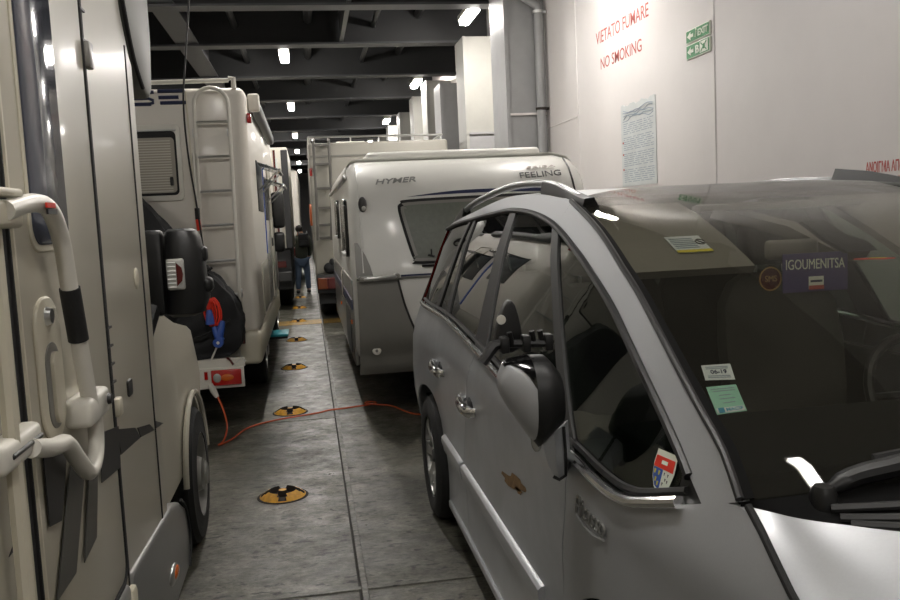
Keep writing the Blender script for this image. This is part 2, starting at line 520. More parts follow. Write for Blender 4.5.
# drain pipe on the pillar
r = root('drain_pipe', 'white vertical pipe clipped in front of the grey pillar bay', 'pipe', (2.90, 10.3, 0))
b = MB(); b.tube([(2.90, 10.32, 0), (2.90, 10.32, 3.95), (2.9, 10.32, 4.07), (2.7, 10.32, 4.2), (2.3, 10.32, 4.36), (2.3, 10.32, 5.1)], .055, 12); b.obj('pipe', 'wallshade', r)
for z in (1.4, 2.85, 4.0):
    b = MB(); b.lathe([(.058, -.015), (.068, -.015), (.068, .015), (.058, .015)], (2.90, 10.32, z), 'z', 16); b.box(2.94, 2.995, 10.3, 10.36, z-.015, z+.015); b.obj('pipe_clamp', 'pit' if z == 2.85 else 'steel', r)

# ceiling lights
def lamp(x, y, label, m='lamp'):
    r = root('ceiling_light', label, 'light', (x, y, 4.3), 'fluorescent ceiling lights')
    b = MB(); b.box(x-.085, x+.085, y-.46, y+.46, 4.345, 4.43, .02, 2); b.tube([(x, y-.3, 4.43), (x, y-.3, 5.1)], .012, 6); b.tube([(x, y+.3, 4.43), (x, y+.3, 5.1)], .012, 6); b.obj('housing', 'white', r)
    b = MB(); b.box(x-.065, x+.065, y-.42, y+.42, 4.285, 4.344, .02, 2); b.obj('diffuser', m, r)
Ll = ['left row', 'right row']
ordn = ['nearest lit', 'second nearest lit', 'third nearest lit', 'fourth lit', 'fifth lit', 'sixth lit']
for i, y in enumerate((14.6, 20.8, 27.6, 33.6, 40, 46)):
    lamp(-.2, y, ordn[i]+' fluorescent lamp of the row above the lane')
for i, y in enumerate((11.9, 17.75, 24.4, 31)):
    lamp(2.37, y, ordn[i]+' fluorescent lamp of the row beside the white pillars')
for x, y in ((-.2, 8.3), (-.2, 2.0), (-.2, -3.6), (2.55, 7.65), (1.05, .80), (-4.2, 1), (-4.2, 9), (-4.2, 17), (-4.2, 26)):  # unseen lamps over the far left lane are added for fill light
    lamp(x, y, 'fluorescent lamp on the ceiling outside the picture, at %s' % ('the wall side' if x > 1 else 'the far left lane, added for fill light' if x < -1 else 'the lane above the viewer'), 'lampfaint' if x == 1.05 else 'lampdim' if (x, y) in ((2.55, 7.65), (-.2, 2.0)) else 'lamp')

# lashing pots
def pot(y, label):
    r = root('lashing_pot', label, 'deck lashing pot', (-.24, y, 0), 'yellow lashing pots along the lane')
    R, H, NA, NR = .14, .055, 64, 12
    b = bmesh.new(); rings = []
    mats = {}
    for i in range(NR+1):
        rr = R*(1-i/NR)
        ring = []
        for k in range(NA):
            a = 2*PI*k/NA
            h = H*(1-(rr/R)**2.4)
            w = abs(((a+PI/4) % (PI/2))-PI/4)*rr
            cut = (rr < .075 and rr > .028) or (.075 <= rr < .12 and w < .02)
            if cut: h = min(h, .006)
            elif rr <= .028: h = .04
            ring.append(b.verts.new((-.24+rr*math.cos(a), y+rr*math.sin(a), h)))
            mats[ring[-1]] = cut
        rings.append(ring)
    fd = []
    for A, B in zip(rings, rings[1:]):
        for k in range(NA):
            q = (A[k], A[(k+1) % NA], B[(k+1) % NA], B[k])
            f = b.faces.new(q)
            if any(mats[v] for v in q): fd.append(f)  # faces in and around the recesses get the dark colour
    for f in fd: f.material_index = 1
    bmesh.ops.remove_doubles(b, verts=rings[-1], dist=1e-5)
    mb = MB(); mb.bm.free(); mb.bm = b
    o = mb.obj('dome', 'yellow', r); o.data.materials.append(M['pit'])
    b = MB(); b.lathe([(.12, .001), (.15, .001), (.147, .004), (.12, .006)], (-.24, y, 0), 'z', 40); b.obj('base_ring', 'pit', r)
    return r
p0 = pot(5.06, 'yellow lashing pot on the deck nearest the camera')
for i, l in enumerate(('yellow lashing pot beside the orange cord', 'third yellow lashing pot from the camera, behind the cord', 'yellow lashing pot beside the teal step',
        'dark worn lashing pot on the yellow deck stripe', 'first lashing pot beyond the yellow deck stripe', 'lashing pot just before the standing person')):
    dup(p0, (0, 2.288*(i+1), 0), l)

# ------------------------------------------------------------------ silver car (nose towards the camera)
XC = 1.47
def Xs(y, z):
    t = max(0, z-.98)
    x = .60+.36*t**1.15+.10*max(0, z-1.45)
    if y < 2.3: x += .06*(2.3-y)**2
    if y < 1.1: x += .25*(1.1-y)**2
    if y > 4.6: x += .14*(y-4.6)**2
    s = min(1, max(0, (y-4.1)/.7)); s = s*s*(3-2*s)
    x -= .055*s*math.exp(-((z-.72)/.33)**2)
    if z < .48: x += .02*(1-math.exp(-(.48-z)/.05))*.5
    # a soft crease along the strip line
    x -= .006*math.exp(-((z-.93)/.05)**2)
    return x
def S3(p, off=0.): return Vector((Xs(p[0], p[1])+off, p[0], p[1]))
def resample(P, n):
    P = [Vector((p[0], p[1], 0)) for p in P]
    L = [0]
    for a, c in zip(P, P[1:]): L.append(L[-1]+(c-a).length)
    o = []
    for k in range(n+1):
        t = L[-1]*k/n
        for i in range(len(P)-1):
            if t <= L[i+1]+1e-9:
                f = (t-L[i])/max(1e-9, L[i+1]-L[i]); q = P[i].lerp(P[i+1], f); o.append((q.x, q.y)); break
    return o
def smooth2(P, k=4):
    Q = crom([Vector((p[0], p[1], 0)) for p in P], k)
    return [(q.x, q.y) for q in Q]
def reparent(o, p):
    w = world_of(o.parent)+o.location; o.parent = p; o.location = w-world_of(p)
def mirror_obj(o, name=None, label=None):
    """the matching part on the far side of the car"""
    me = o.data.copy()
    w = world_of(o.parent)+o.location
    for v in me.vertices: v.co.x = -v.co.x
    me.flip_normals()
    c = bpy.data.objects.new(name or o.name.split('.')[0], me); COL.objects.link(c)
    c.parent = o.parent
    c.location = Vector((2*XC-w.x, w.y, w.z))-world_of(o.parent)
    if label: c['label'] = label
    return c
CAR = root('car', 'silver people carrier with black roof rails facing the camera at right', 'car', (XC, 3.0, 0))
def patch(name, lo, hi, m, n=24, k=6, off=0., thick=.012, par=CAR, both=True, label=None, mode='arc', angle=35):
    if mode == 'arc': A, B = resample(lo, n), resample(hi, n)
    else: A, B = lo, hi
    rows = []
    for i in range(k+1):
        t = i/k
        rows.append([S3((a[0]*(1-t)+c[0]*t, a[1]*(1-t)+c[1]*t), off) for a, c in zip(A, B)])
    b = MB(); b.grid(rows, (thick, 0, 0))
    o = b.obj(name, m, par, label, angle)
    if both: mirror_obj(o)
    return o
BELT = [(5.10, 1.118), (4.657, 1.120), (3.981, 1.116), (3.283, 1.087), (2.813, 1.060), (2.40, 1.037), (1.978, 1.012), (1.855, 1.002), (1.74, .996), (1.66, 1.002), (1.60, 1.016), (1.436, 1.068)]
TOP = [(4.97, 1.525), (4.60, 1.557), (4.163, 1.581), (3.80, 1.600), (3.476, 1.612), (3.20, 1.604), (2.95, 1.584), (2.706, 1.549), (2.425, 1.487), (2.234, 1.438), (2.006, 1.363), (1.833, 1.287), (1.657, 1.203), (1.525, 1.133), (1.430, 1.072)]
WSE = [(1.313, 1.101), (1.391, 1.163), (1.488, 1.213), (1.603, 1.271), (1.746, 1.341), (1.948, 1.430), (2.275, 1.538), (2.661, 1.628)]
EDGE = WSE+[(2.83, 1.645), (3.185, 1.668), (3.680, 1.668), (4.241, 1.618), (4.70, 1.572), (5.05, 1.53)]
BELT = BELT[::-1]; TOP = TOP[::-1]       # from front to rear
def at_y(curve, y):
    for a, c in zip(curve, curve[1:]):
        if a[0] <= y <= c[0]:
            f = (y-a[0])/(c[0]-a[0]); return a[1]+f*(c[1]-a[1])
    return curve[0][1] if y < curve[0][0] else curve[-1][1]
def cut(curve, y0, y1, n=12):
    return [(y0+(y1-y0)*i/n, at_y(curve, y0+(y1-y0)*i/n)) for i in range(n+1)]
BELTS = smooth2(BELT, 4); TOPS = smooth2(TOP, 4); EDGES = smooth2(EDGE, 4)

# pillar and roof side: between the glass top and the roof edge
patch('roof_side', [(1.41, 1.062)]+[p for p in TOPS if p[0] > 1.43]+[(5.0, 1.50)], [(1.313, 1.099)]+[p for p in EDGES if p[0] > 1.33], 'silver', 60, 6, thick=.02)
# join line in the roof pillar
b = MB(); b.tube([S3((2.66+.07*t-.03*t*t, 1.618-.06*t), .004) for t in (0, .25, .5, .75, 1)], .004, 6); mirror_obj(b.obj('panel_joint', 'dgrey', CAR))

def sideglass(name, y0b, y1b, y0t, y1t, m, n=14):
    lo = [(y0b+(y1b-y0b)*i/n,) for i in range(n+1)]
    lo = [(q[0], at_y(BELTS, q[0])) for q in lo]
    hi = [(y0t+(y1t-y0t)*i/n, at_y(TOPS, y0t+(y1t-y0t)*i/n)) for i in range(n+1)]
    return patch(name, lo, hi, m, n, 8, off=.006, thick=.004, mode='raw')
sideglass('quarter_window', 1.44, 2.02, 1.43, 2.70, 'sideglass', 20)
sideglass('front_door_window', 2.06, 3.14, 2.76, 3.38, 'sideglass')
sideglass('rear_door_window', 3.32, 4.04, 3.46, 4.14, 'backglass')
sideglass('rear_quarter_window', 4.42, 5.02, 4.27, 4.90, 'backglass')
def pillar(name, y0b, y1b, y0t, y1t, m='gloss', off=-.001, th=.008):
    n = 4
    lo = [(y0b+(y1b-y0b)*i/n, 0) for i in range(n+1)]; lo = [(q[0], at_y(BELTS, q[0])) for q in lo]
    hi = [(y0t+(y1t-y0t)*i/n, 0) for i in range(n+1)]; hi = [(q[0], at_y(TOPS, q[0])) for q in hi]
    patch(name, lo, hi, m, n, 10, off=off, thick=th, mode='raw')
pillar('window_divider', 1.985, 2.065, 2.68, 2.775, 'pillarblack')
pillar('door_pillar', 3.12, 3.33, 3.36, 3.465, 'pillarblack')
pillar('rear_door_pillar', 4.34, 4.43, 4.245, 4.29, 'pillarblack')
pillar('window_divider', 4.03, 4.12, 4.13, 4.175, 'pillarblack')
sideglass('fixed_window', 4.12, 4.34, 4.175, 4.245, 'backglass', 4)
# seals round the glass
seal = [S3(p, -.001) for p in TOPS if 1.45 < p[0] < 4.98]
b = MB(); b.tube(seal, .011, 8); mirror_obj(b.obj('window_seal', 'black', CAR))
ch = [S3((p[0], p[1]-.006), -.010) for p in BELTS if 1.44 <= p[0] < 5.0]
b = MB(); b.tube(ch, .0125, 10, flat=1.); mirror_obj(b.obj('chrome_strip', 'chrome', CAR, 'polished chrome strip under the side windows'))
b = MB(); b.tube([S3((p[0], p[1]+.014), .002) for p in BELTS if 1.44 <= p[0] < 5.0], .009, 6); mirror_obj(b.obj('window_seal', 'black', CAR))

patch('corner_filler', [(1.35, 1.065), (1.50, 1.045)], [(1.35, 1.105), (1.50, 1.12)], 'black', 6, 3, off=.004, thick=.01)
# wheel arches and body panels
FWY, RWY, WZ, WR, AR = 1.74, 4.467, .33, .33, .385
def arch(cy, a0, a1, n=14):
    return [(cy+AR*math.cos(math.radians(a0+(a1-a0)*k/n)), WZ+AR*math.sin(math.radians(a0+(a1-a0)*k/n))) for k in range(n+1)]
SILL = .215
def lowcurve(y0, y1):
    return [(y0, SILL), (y1, SILL)]
beltcurve = lambda y0, y1: [(y, at_y(BELTS, y)-.012) for y in [y0+(y1-y0)*k/24 for k in range(25)]]
# door shut line between the front and rear door
def shut_y(z): # front/rear doors
    t = min(1, max(0, (1.09-z)/.55)); return 3.25+.31*t**.8
def shut_f(z): # front door / wing
    t = min(1, max(0, (1.01-z)/.28)); return 1.985+.11*t**.75
def shut_r(z): # rear door / rear quarter, follows the arch
    if z > .60: return 4.24-.06*(1.1-z)
    d = AR**2-(z-WZ)**2
    return RWY-math.sqrt(max(0, d))-.012 if z > .0 else 4.1
def panel(name, fa, fb, top_n=24, k=26, m='silverdirty'):
    """door skin with curved front (fa) and rear (fb) shut lines given as y(z)"""
    rows = []
    for i in range(k+1):
        t = i/k; row = []
        for j in range(top_n+1):
            s = j/top_n
            z = SILL+(1.0-SILL)*t
            for _ in range(4):
                y = fa(z)*(1-s)+fb(z)*s
                z = SILL+(at_y(BELTS, y)-.012-SILL)*t
            row.append(S3((y, z)))
        rows.append(row)
    b = MB(); b.grid(rows, (.012, 0, 0))
    o = b.obj(name, m, CAR); return o
g = .003
fd = panel('front_door', lambda z: shut_f(z)+g, lambda z: shut_y(z)-g); fd2 = mirror_obj(fd)
rd = panel('rear_door', lambda z: shut_y(z)+g, lambda z: shut_r(z)-g); rd2 = mirror_obj(rd)
# rear quarter: arch to belt
lo = [(shut_r(.60)+g, .62)]+[p for p in arch(RWY, 122, 0, 20)]+[(RWY+AR+.01, .26), (5.18, .30)]
hi = [(y, at_y(BELTS, y)-.012) for y in [shut_r(1.1)+g+(5.12-shut_r(1.1)-g)*k/22 for k in range(23)]]
patch('rear_quarter_panel', lo, hi, 'silverdirty', 40, 12)
patch('rear_quarter_panel', [(shut_r(.60)+g, .60)]+arch(RWY, 125, 132, 3), [(shut_r(.62)+g, .63)]+arch(RWY, 121, 126, 3), 'silverdirty', 6, 3)
# front wing: from the bumper over the front arch to the door
wing_top = [(.80, .86), (.95, .905), (1.144, .998), (1.252, 1.070), (1.300, 1.094), (1.36, 1.085), (1.41, 1.066)]+[(p[0], p[1]-.012) for p in BELTS if 1.44 < p[0] < 1.985]+[(shut_f(1.0)-g, .998)]
wing_low = [(.80, .30), (FWY-AR-.02, .28)]+arch(FWY, 180, 8, 18)+[(shut_f(.4)-g, .36)]
def monot(curve, n):  # sample by y fraction
    return resample(curve, n)
rows_lo = resample(wing_low, 44); rows_hi = resample(wing_top, 44)
rows = []
for i in range(17):
    t = i/16
    L_ = [(a[0]*(1-t)+c[0]*t, a[1]*(1-t)+c[1]*t) for a, c in zip(rows_lo, rows_hi)]
    d = shut_f(L_[-1][1])-g-L_[-1][0]
    rows.append([S3((q[0]+d*(j/44)**5, q[1])) for j, q in enumerate(L_)])
b = MB(); b.grid(rows, (.012, 0, 0)); mirror_obj(b.obj('front_wing', 'silver', CAR))
# rubbing strips on the doors
def strip(y0, y1, par, label=None):
    n = 24
    rows = []
    for i, (dz, off) in enumerate(((-.075, .004), (-.068, -.012), (-.02, -.02), (.0, -.02), (.008, -.012), (.012, .004))):
        rows.append([S3((y0+(y1-y0)*k/n, .535+dz), off) for k in range(n+1)])
    b = MB(); b.grid(rows, (.02, 0, 0)); return b.obj('rubbing_strip', 'silverdirty', par, label)
strip(2.28, 3.535, fd); strip(3.565, 4.06, rd); 
# sill rail
b = MB(); b.prism([(.615, .16), (.60, .19), (.60, .222), (.66, .222), (.68, .16)], 'y', 2.12, 4.05, .004, 1); mirror_obj(b.obj('sill', 'silverdirty', CAR))
# inner shell, dark: keeps light from leaking through the shut lines
b = MB(); b.box(.66, 2.37, 2.15, 4.05, .2, .3); b.box(.66, 2.37, .8, 5.2, .45, .52); b.obj('floor_pan', 'rubber', CAR)
for s, o in ((0, fd), (0, rd)):
    pass
b = MB(); b.grid([[S3((y, z), .03) for y in [1.95+.1*k for k in range(24)]] for z in (.3, .5, .7, .85, .97)], (.03, 0, 0)); mirror_obj(b.obj('door_lining', 'black', CAR))
# handles
def handle(y, z, par):
    r = MB(); x = Xs(y, z)
    r.ball((x+.006, y, z), .016, .062, .036, 20); o = r.obj('handle_cup', 'black', par)
    r = MB(); r.tube([(x+.002, y+.095, z+.012), (x-.028, y+.072, z+.014), (x-.04, y, z+.004), (x-.03, y-.075, z-.008), (x+.002, y-.10, z-.01)], [.012, .017, .019, .019, .014], 10, smooth=4, flat=1.3)
    r.obj('door_handle', 'chrome', par, 'shiny silver door handle')
handle(3.33, .845, fd); handle(4.10, .868, rd)
# rust patches and shallow dents
def blot(y, z, sy, sz, par, seed):
    random.seed(seed)
    pts = [(y+sy*math.cos(a)*q, z-.14*sy*math.cos(a)*q+sz*math.sin(a)*q) for a, q in [(k*PI/9, random.uniform(.5, 1.1)) for k in range(18)]]
    c = (y, z)
    b = bmesh.new(); vs = [b.verts.new(S3(p, -.0015)) for p in pts]; cv = b.verts.new(S3(c, -.0015))
    for i in range(18): b.faces.new((vs[i], vs[(i+1) % 18], cv))
    mb = MB(); mb._merge(b); mb.obj('rust_mark', 'rust', par, 'brown rust mark in the paint')
blot(2.60, .75, .18, .028, fd, 2); blot(3.50, .812, .07, .02, fd, 5); blot(2.55, .74, .06, .014, fd, 9)
# model script on the wing
text('lettering', 'Picasso', S3((1.955, .872), -.004), S3((1.775, .867), -.004)-S3((1.955, .872), -.004), (0, 0, .05), 'skirt', CAR, .005, 'raised silver script on the wing', shear=.35)
b = MB(); b.tube([S3((1.96-.17*t, .862-.012*math.sin(t*PI)), -.003) for t in [k/8 for k in range(9)]], .003, 6); b.obj('script_underline', 'silverdirty', CAR)

# windscreen
NW = 34
def ws_pt(t, u, off=0.):
    """t: 0 base..1 header, u: 0..1 across"""
    n = len(WSEr)-1; q = WSEr[int(round(t*n))]
    e = S3(q); w = 2*u-1; k = 1-abs(w)**2.3
    x = e.x+(2*XC-2*e.x)*u
    y = e.y-(.12*(1-t)-.27*t**4)*k
    z = e.z+.055*(1-t)**1.5*k+.044*t*(1-abs(w)**4)
    return Vector((x, y, z+off))
WSEr = resample(smooth2(WSE, 4), 30)
rows = [[ws_pt(i/30, j/NW) for j in range(NW+1)] for i in range(31)]
b = MB(); b.grid(rows, (0, .003, -.004)); b.obj('windscreen', 'screenglass', CAR)
# black ceramic edge and seal of the windscreen
rows = [[ws_pt(i/30, u*.013, .003)+Vector((0, -.003, 0)) for u in (0, .33, .67, 1)] for i in range(31)]
b = MB(); b.grid(rows, (0, .002, -.002)); o = b.obj('screen_border', 'dashblack', CAR); mirror_obj(o)
rows = [[ws_pt(i/60, j/NW, -.006)+Vector((0, .004, 0)) for j in range(NW+1)] for i in (0, .6, 1.1)]
b = MB(); b.grid(rows, (0, .002, -.003)); b.obj('screen_border', 'dashblack', CAR)
b = MB(); b.tube([ws_pt(i/30, 0)+Vector((-.002, -.002, .003)) for i in range(31)], .008, 8); mirror_obj(b.obj('screen_seal', 'black', CAR))

# stickers inside the windscreen
def quad(name, Q, a0, a1, c0, c1, lift, m, par, label=None):
    # Q: corners top left, top right, bottom right, bottom left; a across, c down
    tl, tr, br, bl = [Vector(q) for q in Q]
    n = (tr-tl).cross(bl-tl).normalized()
    if n.y > 0: n = -n
    f = lambda a, c: tl.lerp(tr, a).lerp(bl.lerp(br, a), c)+Vector((0, .004, -.0075))+n*lift
    b = MB(); b.grid([[f(a0, c0), f(a1, c0)], [f(a0, c1), f(a1, c1)]], n*-.0006); return b.obj(name, m, par, label)
def qtext(sx, Q, a0, a1, c0, c1, lift, m, par):
    tl, tr, br, bl = [Vector(q) for q in Q]
    n = (tr-tl).cross(bl-tl).normalized()
    if n.y > 0: n = -n
    f = lambda a, c: tl.lerp(tr, a).lerp(bl.lerp(br, a), c)+Vector((0, .004, -.0075))+n*lift
    text('lettering', sx, f(a0, c1), f(a1, c1)-f(a0, c1), f(a0, c0)-f(a0, c1), m, par, .0004, bold=.02)
Q1 = [(.765, 1.605, 1.285), (.818, 1.586, 1.288), (.805, 1.541, 1.265), (.754, 1.564, 1.263)]
Q2 = [(.747, 1.547, 1.253), (.800, 1.529, 1.258), (.786, 1.461, 1.222), (.734, 1.477, 1.215)]
st = quad('tax_sticker', Q1, 0, 1, 0, 1, 0, 'white_paper', CAR, 'small white printed sticker inside the windscreen')
qtext('06-19', Q1, .25, .8, .35, .62, .0006, 'navy', st)
for c in (.14, .24, .72, .82): quad('printed_line', Q1, .12, .88, c, c+.05, .0006, 'ink', st)
st = quad('insurance_sticker', Q2, 0, 1, 0, 1, 0, 'teal_paper', CAR, 'pale green printed sticker inside the windscreen')
quad('white_band', Q2, .04, .96, .80, .97, .0006, 'white_paper', st)
quad('blue_emblem', Q2, .10, .30, .80, .97, .0010, 'tealblue', st)
qtext('MACIF', Q2, .36, .92, .83, .94, .0010, 'tealblue', st)
for c, a0, a1 in ((.10, .1, .9), (.18, .15, .9), (.34, .3, .7), (.47, .28, .8), (.62, .35, .75)): quad('printed_line', Q2, a0, a1, c, c+.03, .0006, 'ink', st)

# roof: from the header back
RC = [(2.66, 1.656), (2.95, 1.674), (3.3, 1.682), (3.7, 1.680), (4.2, 1.652), (4.7, 1.607), (5.07, 1.56)]
rows = []
for i in range(31):
    y = 2.661+(5.07-2.661)*i/30
    ze = at_y(EDGES, y); e = S3((y, ze)); zc = max(at_y(RC, y), ze+.01) if i else e.z+.03
    zc = e.z+.044 if i == 0 else zc
    bl = max(0, 1-i/14)
    row = []
    for j in range(NW+1):
        u = j/NW; w = 2*u-1; k = 1-abs(w)**2.3
        row.append((e.x+(2*XC-2*e.x)*u, y+.27*k*bl, e.z+(max(zc-e.z, .012))*(1-abs(w)**4)))
    rows.append(row)
b = MB(); b.grid(rows, (0, 0, -.01)); b.obj('roof', 'silver', CAR)
# headliner
rows2 = [[(p[0], p[1]+.02, p[2]-.035) for p in r] for r in rows[2:]]
b = MB(); b.grid(rows2, (0, 0, -.012)); b.obj('headliner', 'beige', CAR)
# tailgate and rear glass
rows = []
for y, z, xo in ((5.07, 1.56, 0), (5.14, 1.45, 0), (5.22, 1.2, 0), (5.25, 1.08, 0)):
    e = Xs(5.0, z)+.03
    rows.append([(e+(2*XC-2*e)*j/16, y+.05*(1-abs(2*j/16-1)**2), z) for j in range(17)])
b = MB(); b.grid(rows, (0, -.006, 0)); b.obj('tailgate_window', 'backglass', CAR)
rows = []
for y, z in ((5.25, 1.08), (5.27, .9), (5.27, .7), (5.33, .55), (5.33, .3)):
    e = Xs(5.12, z)
    rows.append([(e+(2*XC-2*e)*j/16, y+.05*(1-abs(2*j/16-1)**2)-.12*abs(2*j/16-1)**6, z) for j in range(17)])
b = MB(); b.grid(rows, (0, -.02, 0)); b.obj('tailgate', 'silver', CAR)
# tail light strip up the rear pillar
rows = [[S3((y0, z), -.004), S3((y0+.05, z), -.002), S3((y0+.09, z), .03)] for y0, z in ((5.02, 1.09), (5.01, 1.16), (4.98, 1.27), (4.945, 1.4), (4.90, 1.52))]
b = MB(); b.grid(rows, (.03, 0, 0)); mirror_obj(b.obj('tail_light', 'dred', CAR, 'tall dark red tail light'))
# bonnet
BR = [(Xs(1.295, 1.094)+.012, 1.295, 1.091), (.722, 1.272, 1.090), (.75, 1.225, 1.092), (.80, 1.17, 1.096), (.86, 1.11, 1.10), (.96, 1.03, 1.105), (1.1, .97, 1.11), (1.3, .93, 1.113), (XC, .92, 1.114)]
BL = [(Xs(.8, .86)+.012, .80, .86), (.80, .78, .862), (.86, .75, .866), (.92, .72, .87), (1.0, .69, .875), (1.1, .665, .88), (1.2, .645, .885), (1.35, .63, .89), (XC, .625, .89)]
wt = [(1.295, 1.094), (1.252, 1.070), (1.144, .998), (.95, .905), (.80, .86)]
BRs = crom([Vector(p) for p in BR], 3); BLs = crom([Vector(p) for p in BL], 3)
nb = len(BRs); rows = []
for i in range(17):
    t = i/16; row = []
    for j in range(nb):
        s = (j/(nb-1))
        p = BRs[j].lerp(BLs[j], t)
        wz = resample(wt, 16)[i]
        edge = S3(wz, .012)
        d = edge-BRs[0].lerp(BLs[0], t)
        f = max(0, 1-s*1.6)**1.5
        p = p+d*f
        p.z += .018*math.sin(PI*t)*min(1, s*3)
        row.append(p)
    rows.append(row)
full = [r+[Vector((2*XC-p.x, p.y, p.z)) for p in r[-2::-1]] for r in rows]
b = MB(); b.grid(full, (0, 0, -.015)); b.obj('bonnet', 'silver', CAR)
b = MB(); b.tube([S3(q, .004)+Vector((0, 0, .003)) for q in resample(wt, 20)], .007, 8); mirror_obj(b.obj('bonnet_gap', 'rubber', CAR))
SH = [(1.603, 1.117), (1.527, 1.120), (1.524, 1.085), (1.532, 1.060), (1.548, 1.046), (1.566, 1.040), (1.586, 1.046), (1.60, 1.064), (1.606, 1.09)]
def shp(name, P, m, off, par, label=None):
    b = bmesh.new(); f = b.faces.new([b.verts.new(S3(p, off)) for p in P])
    r_ = bmesh.ops.extrude_face_region(b, geom=[f])
    for q in r_['geom']:
        if isinstance(q, bmesh.types.BMVert): q.co.x -= .0006
    bmesh.ops.recalc_face_normals(b, faces=b.faces)
    mb = MB(); mb._merge(b); return mb.obj(name, m, par, label)
st = shp('shield_sticker', SH, 'signwhite', .003, CAR, 'small coat of arms sticker on the front quarter window')
shp('red_field', [(1.600, 1.106), (1.530, 1.109), (1.529, 1.086), (1.602, 1.084)], 'redcord', .0018, st)
shp('blue_field', [(1.601, 1.083), (1.566, 1.084), (1.566, 1.045), (1.584, 1.050), (1.597, 1.066)], 'blue', .0018, st)
shp('red_emblem', [(1.575, 1.101), (1.553, 1.102), (1.553, 1.095), (1.575, 1.094)], 'signwhite', .001, st)
for y_, z_ in ((1.592, 1.076), (1.576, 1.076), (1.584, 1.062), (1.574, 1.056)):
    shp('gold_spot', [(y_+.003, z_+.004), (y_-.003, z_+.004), (y_-.002, z_-.004), (y_+.002, z_-.004)], 'yel_paper', .001, st)
for y_, z_ in ((1.556, 1.078), (1.542, 1.078), (1.549, 1.068), (1.556, 1.059), (1.541, 1.066)):
    shp('dark_spot', [(y_+.0022, z_+.003), (y_-.0022, z_+.003), (y_, z_-.003)], 'decal', .001, st)
# front bumper and lamps (below the frame)
rows = []
for z in (.88, .75, .6, .45, .3):
    rows.append([Vector((Xs(.85, z)+(2*XC-2*Xs(.85, z))*j/24, .62+.22*abs(2*j/24-1)**4+(.02 if z > .7 else -.03), z)) for j in range(25)])
b = MB(); b.grid(rows, (0, .03, 0)); b.obj('front_bumper', 'silver', CAR)
b = MB(); b.ball((.86, .76, .76), .09, .09, .08); mirror_obj(b.obj('headlamp', 'clear', CAR))
# cowl with ridges, wipers
nb = len(BRs)
rows = []
for k in range(9):
    t = k/8
    half = []
    for j in range(nb):
        u = .5*(BRs[j].x-BRs[0].x)/(XC-BRs[0].x)
        a = ws_pt(0, u)+Vector((0, .0, -.004)); c = BRs[j]+Vector((0, .012, -.018))
        p = a.lerp(c, t); p.z -= .022*math.sin(PI*t)*min(1, u*8)
        half.append(p)
    rows.append(half+[Vector((2*XC-p.x, p.y, p.z)) for p in half[-2::-1]])
b = MB(); b.grid(rows, (0, 0, -.02)); b.obj('cowl_panel', 'dashblack', CAR)
b = MB()
for k in (2.2, 3.6, 5.2):
    t = k/8
    pts = []
    for j in range(nb):
        u = .5*(BRs[j].x-BRs[0].x)/(XC-BRs[0].x)
        if u < .07: continue
        a = ws_pt(0, u); c = BRs[j]; p = a.lerp(c, t); p.z += -.022*math.sin(PI*t)+.004; pts.append(p)
    b.tube(pts, .007, 6)
b.obj('cowl_ridges', 'dgrey', CAR)
WK = Vector((.812, 1.265, 1.108))
for sx in (1, -1):
    f = lambda p: Vector(p) if sx == 1 else Vector((2*XC-p[0], p[1], p[2]))
    b = MB(); b.lathe([(0, .024), (.016, .022), (.022, .008), (.022, -.03), (0, -.03)], f(WK), 'z', 16); wb = b.obj('wiper_pivot', 'black', CAR)
    b = MB(); b.tube([f((.815, 1.27, 1.112)), f((.86, 1.265, 1.138)), f((.92, 1.255, 1.152)), f((1.05, 1.235, 1.175)), f((1.35, 1.20, 1.20))], [.013, .017, .018, .015, .009], 10, smooth=4); b.obj('wiper_arm', 'black', wb)
    b = MB(); b.tube([f((.91, 1.275, 1.163)), f((1.1, 1.24, 1.19)), f((1.42, 1.19, 1.205))], .009, 6, smooth=3); b.obj('wiper_blade', 'rubber', wb)
b = MB(); b.lathe([(0, .014), (.010, .012), (.014, 0), (.012, -.02), (0, -.02)], (.962, 1.25, 1.172), 'z', 12); b.obj('washer_nozzle', 'skirt', CAR)

# roof rails
RAIL = [(4.96, 1.55), (4.75, 1.608), (4.42, 1.661), (3.888, 1.706), (3.528, 1.716), (3.168, 1.706), (2.92, 1.68), (2.68, 1.637), (2.58, 1.622)]
RX = lambda y: .853+.035*math.exp(-((y-3.5)/.9)**2)
rp = [Vector((RX(y), y, z)) for y, z in RAIL]
b = MB(); b.tube(rp[:-1], .015, 10, smooth=5, flat=1.1); r1 = b.obj('roof_rail', 'railgrey', CAR, 'black and grey roof rail'); r2 = mirror_obj(r1); r2.location.z -= .036
for y0, y1, zt0, zt1, fl in ((2.56, 3.10, 1.63, 1.712, 1), (4.95, 4.62, 1.565, 1.645, 0)):
    rows = []
    for k in range(13):
        y = y0+(y1-y0)*k/12
        zt = at_y(RAIL[::-1], y)
        ze = at_y(EDGES, y)-.012
        cap = min(1, (12-k)/3) if fl == 0 else 1
        zb = ze
        x = RX(y)
        rows.append([(x-.02, y, zb-.01), (x-.026, y, (zb+zt)/2), (x-.018, y, zt+.012), (x+.012, y, zt+.016), (x+.028, y, (zb+zt)/2), (x+.03, y, zb)])
    b = MB(); b.grid(rows, None)
    bm = b.bm
    bmesh.ops.holes_fill(bm, edges=[e for e in bm.edges if e.is_boundary], sides=0)
    bmesh.ops.recalc_face_normals(bm, faces=bm.faces)
    o = b.obj('rail_foot', 'dgrey' if fl else 'black', r1, 'black moulded foot of the roof rail')
    reparent(mirror_obj(o), r2)
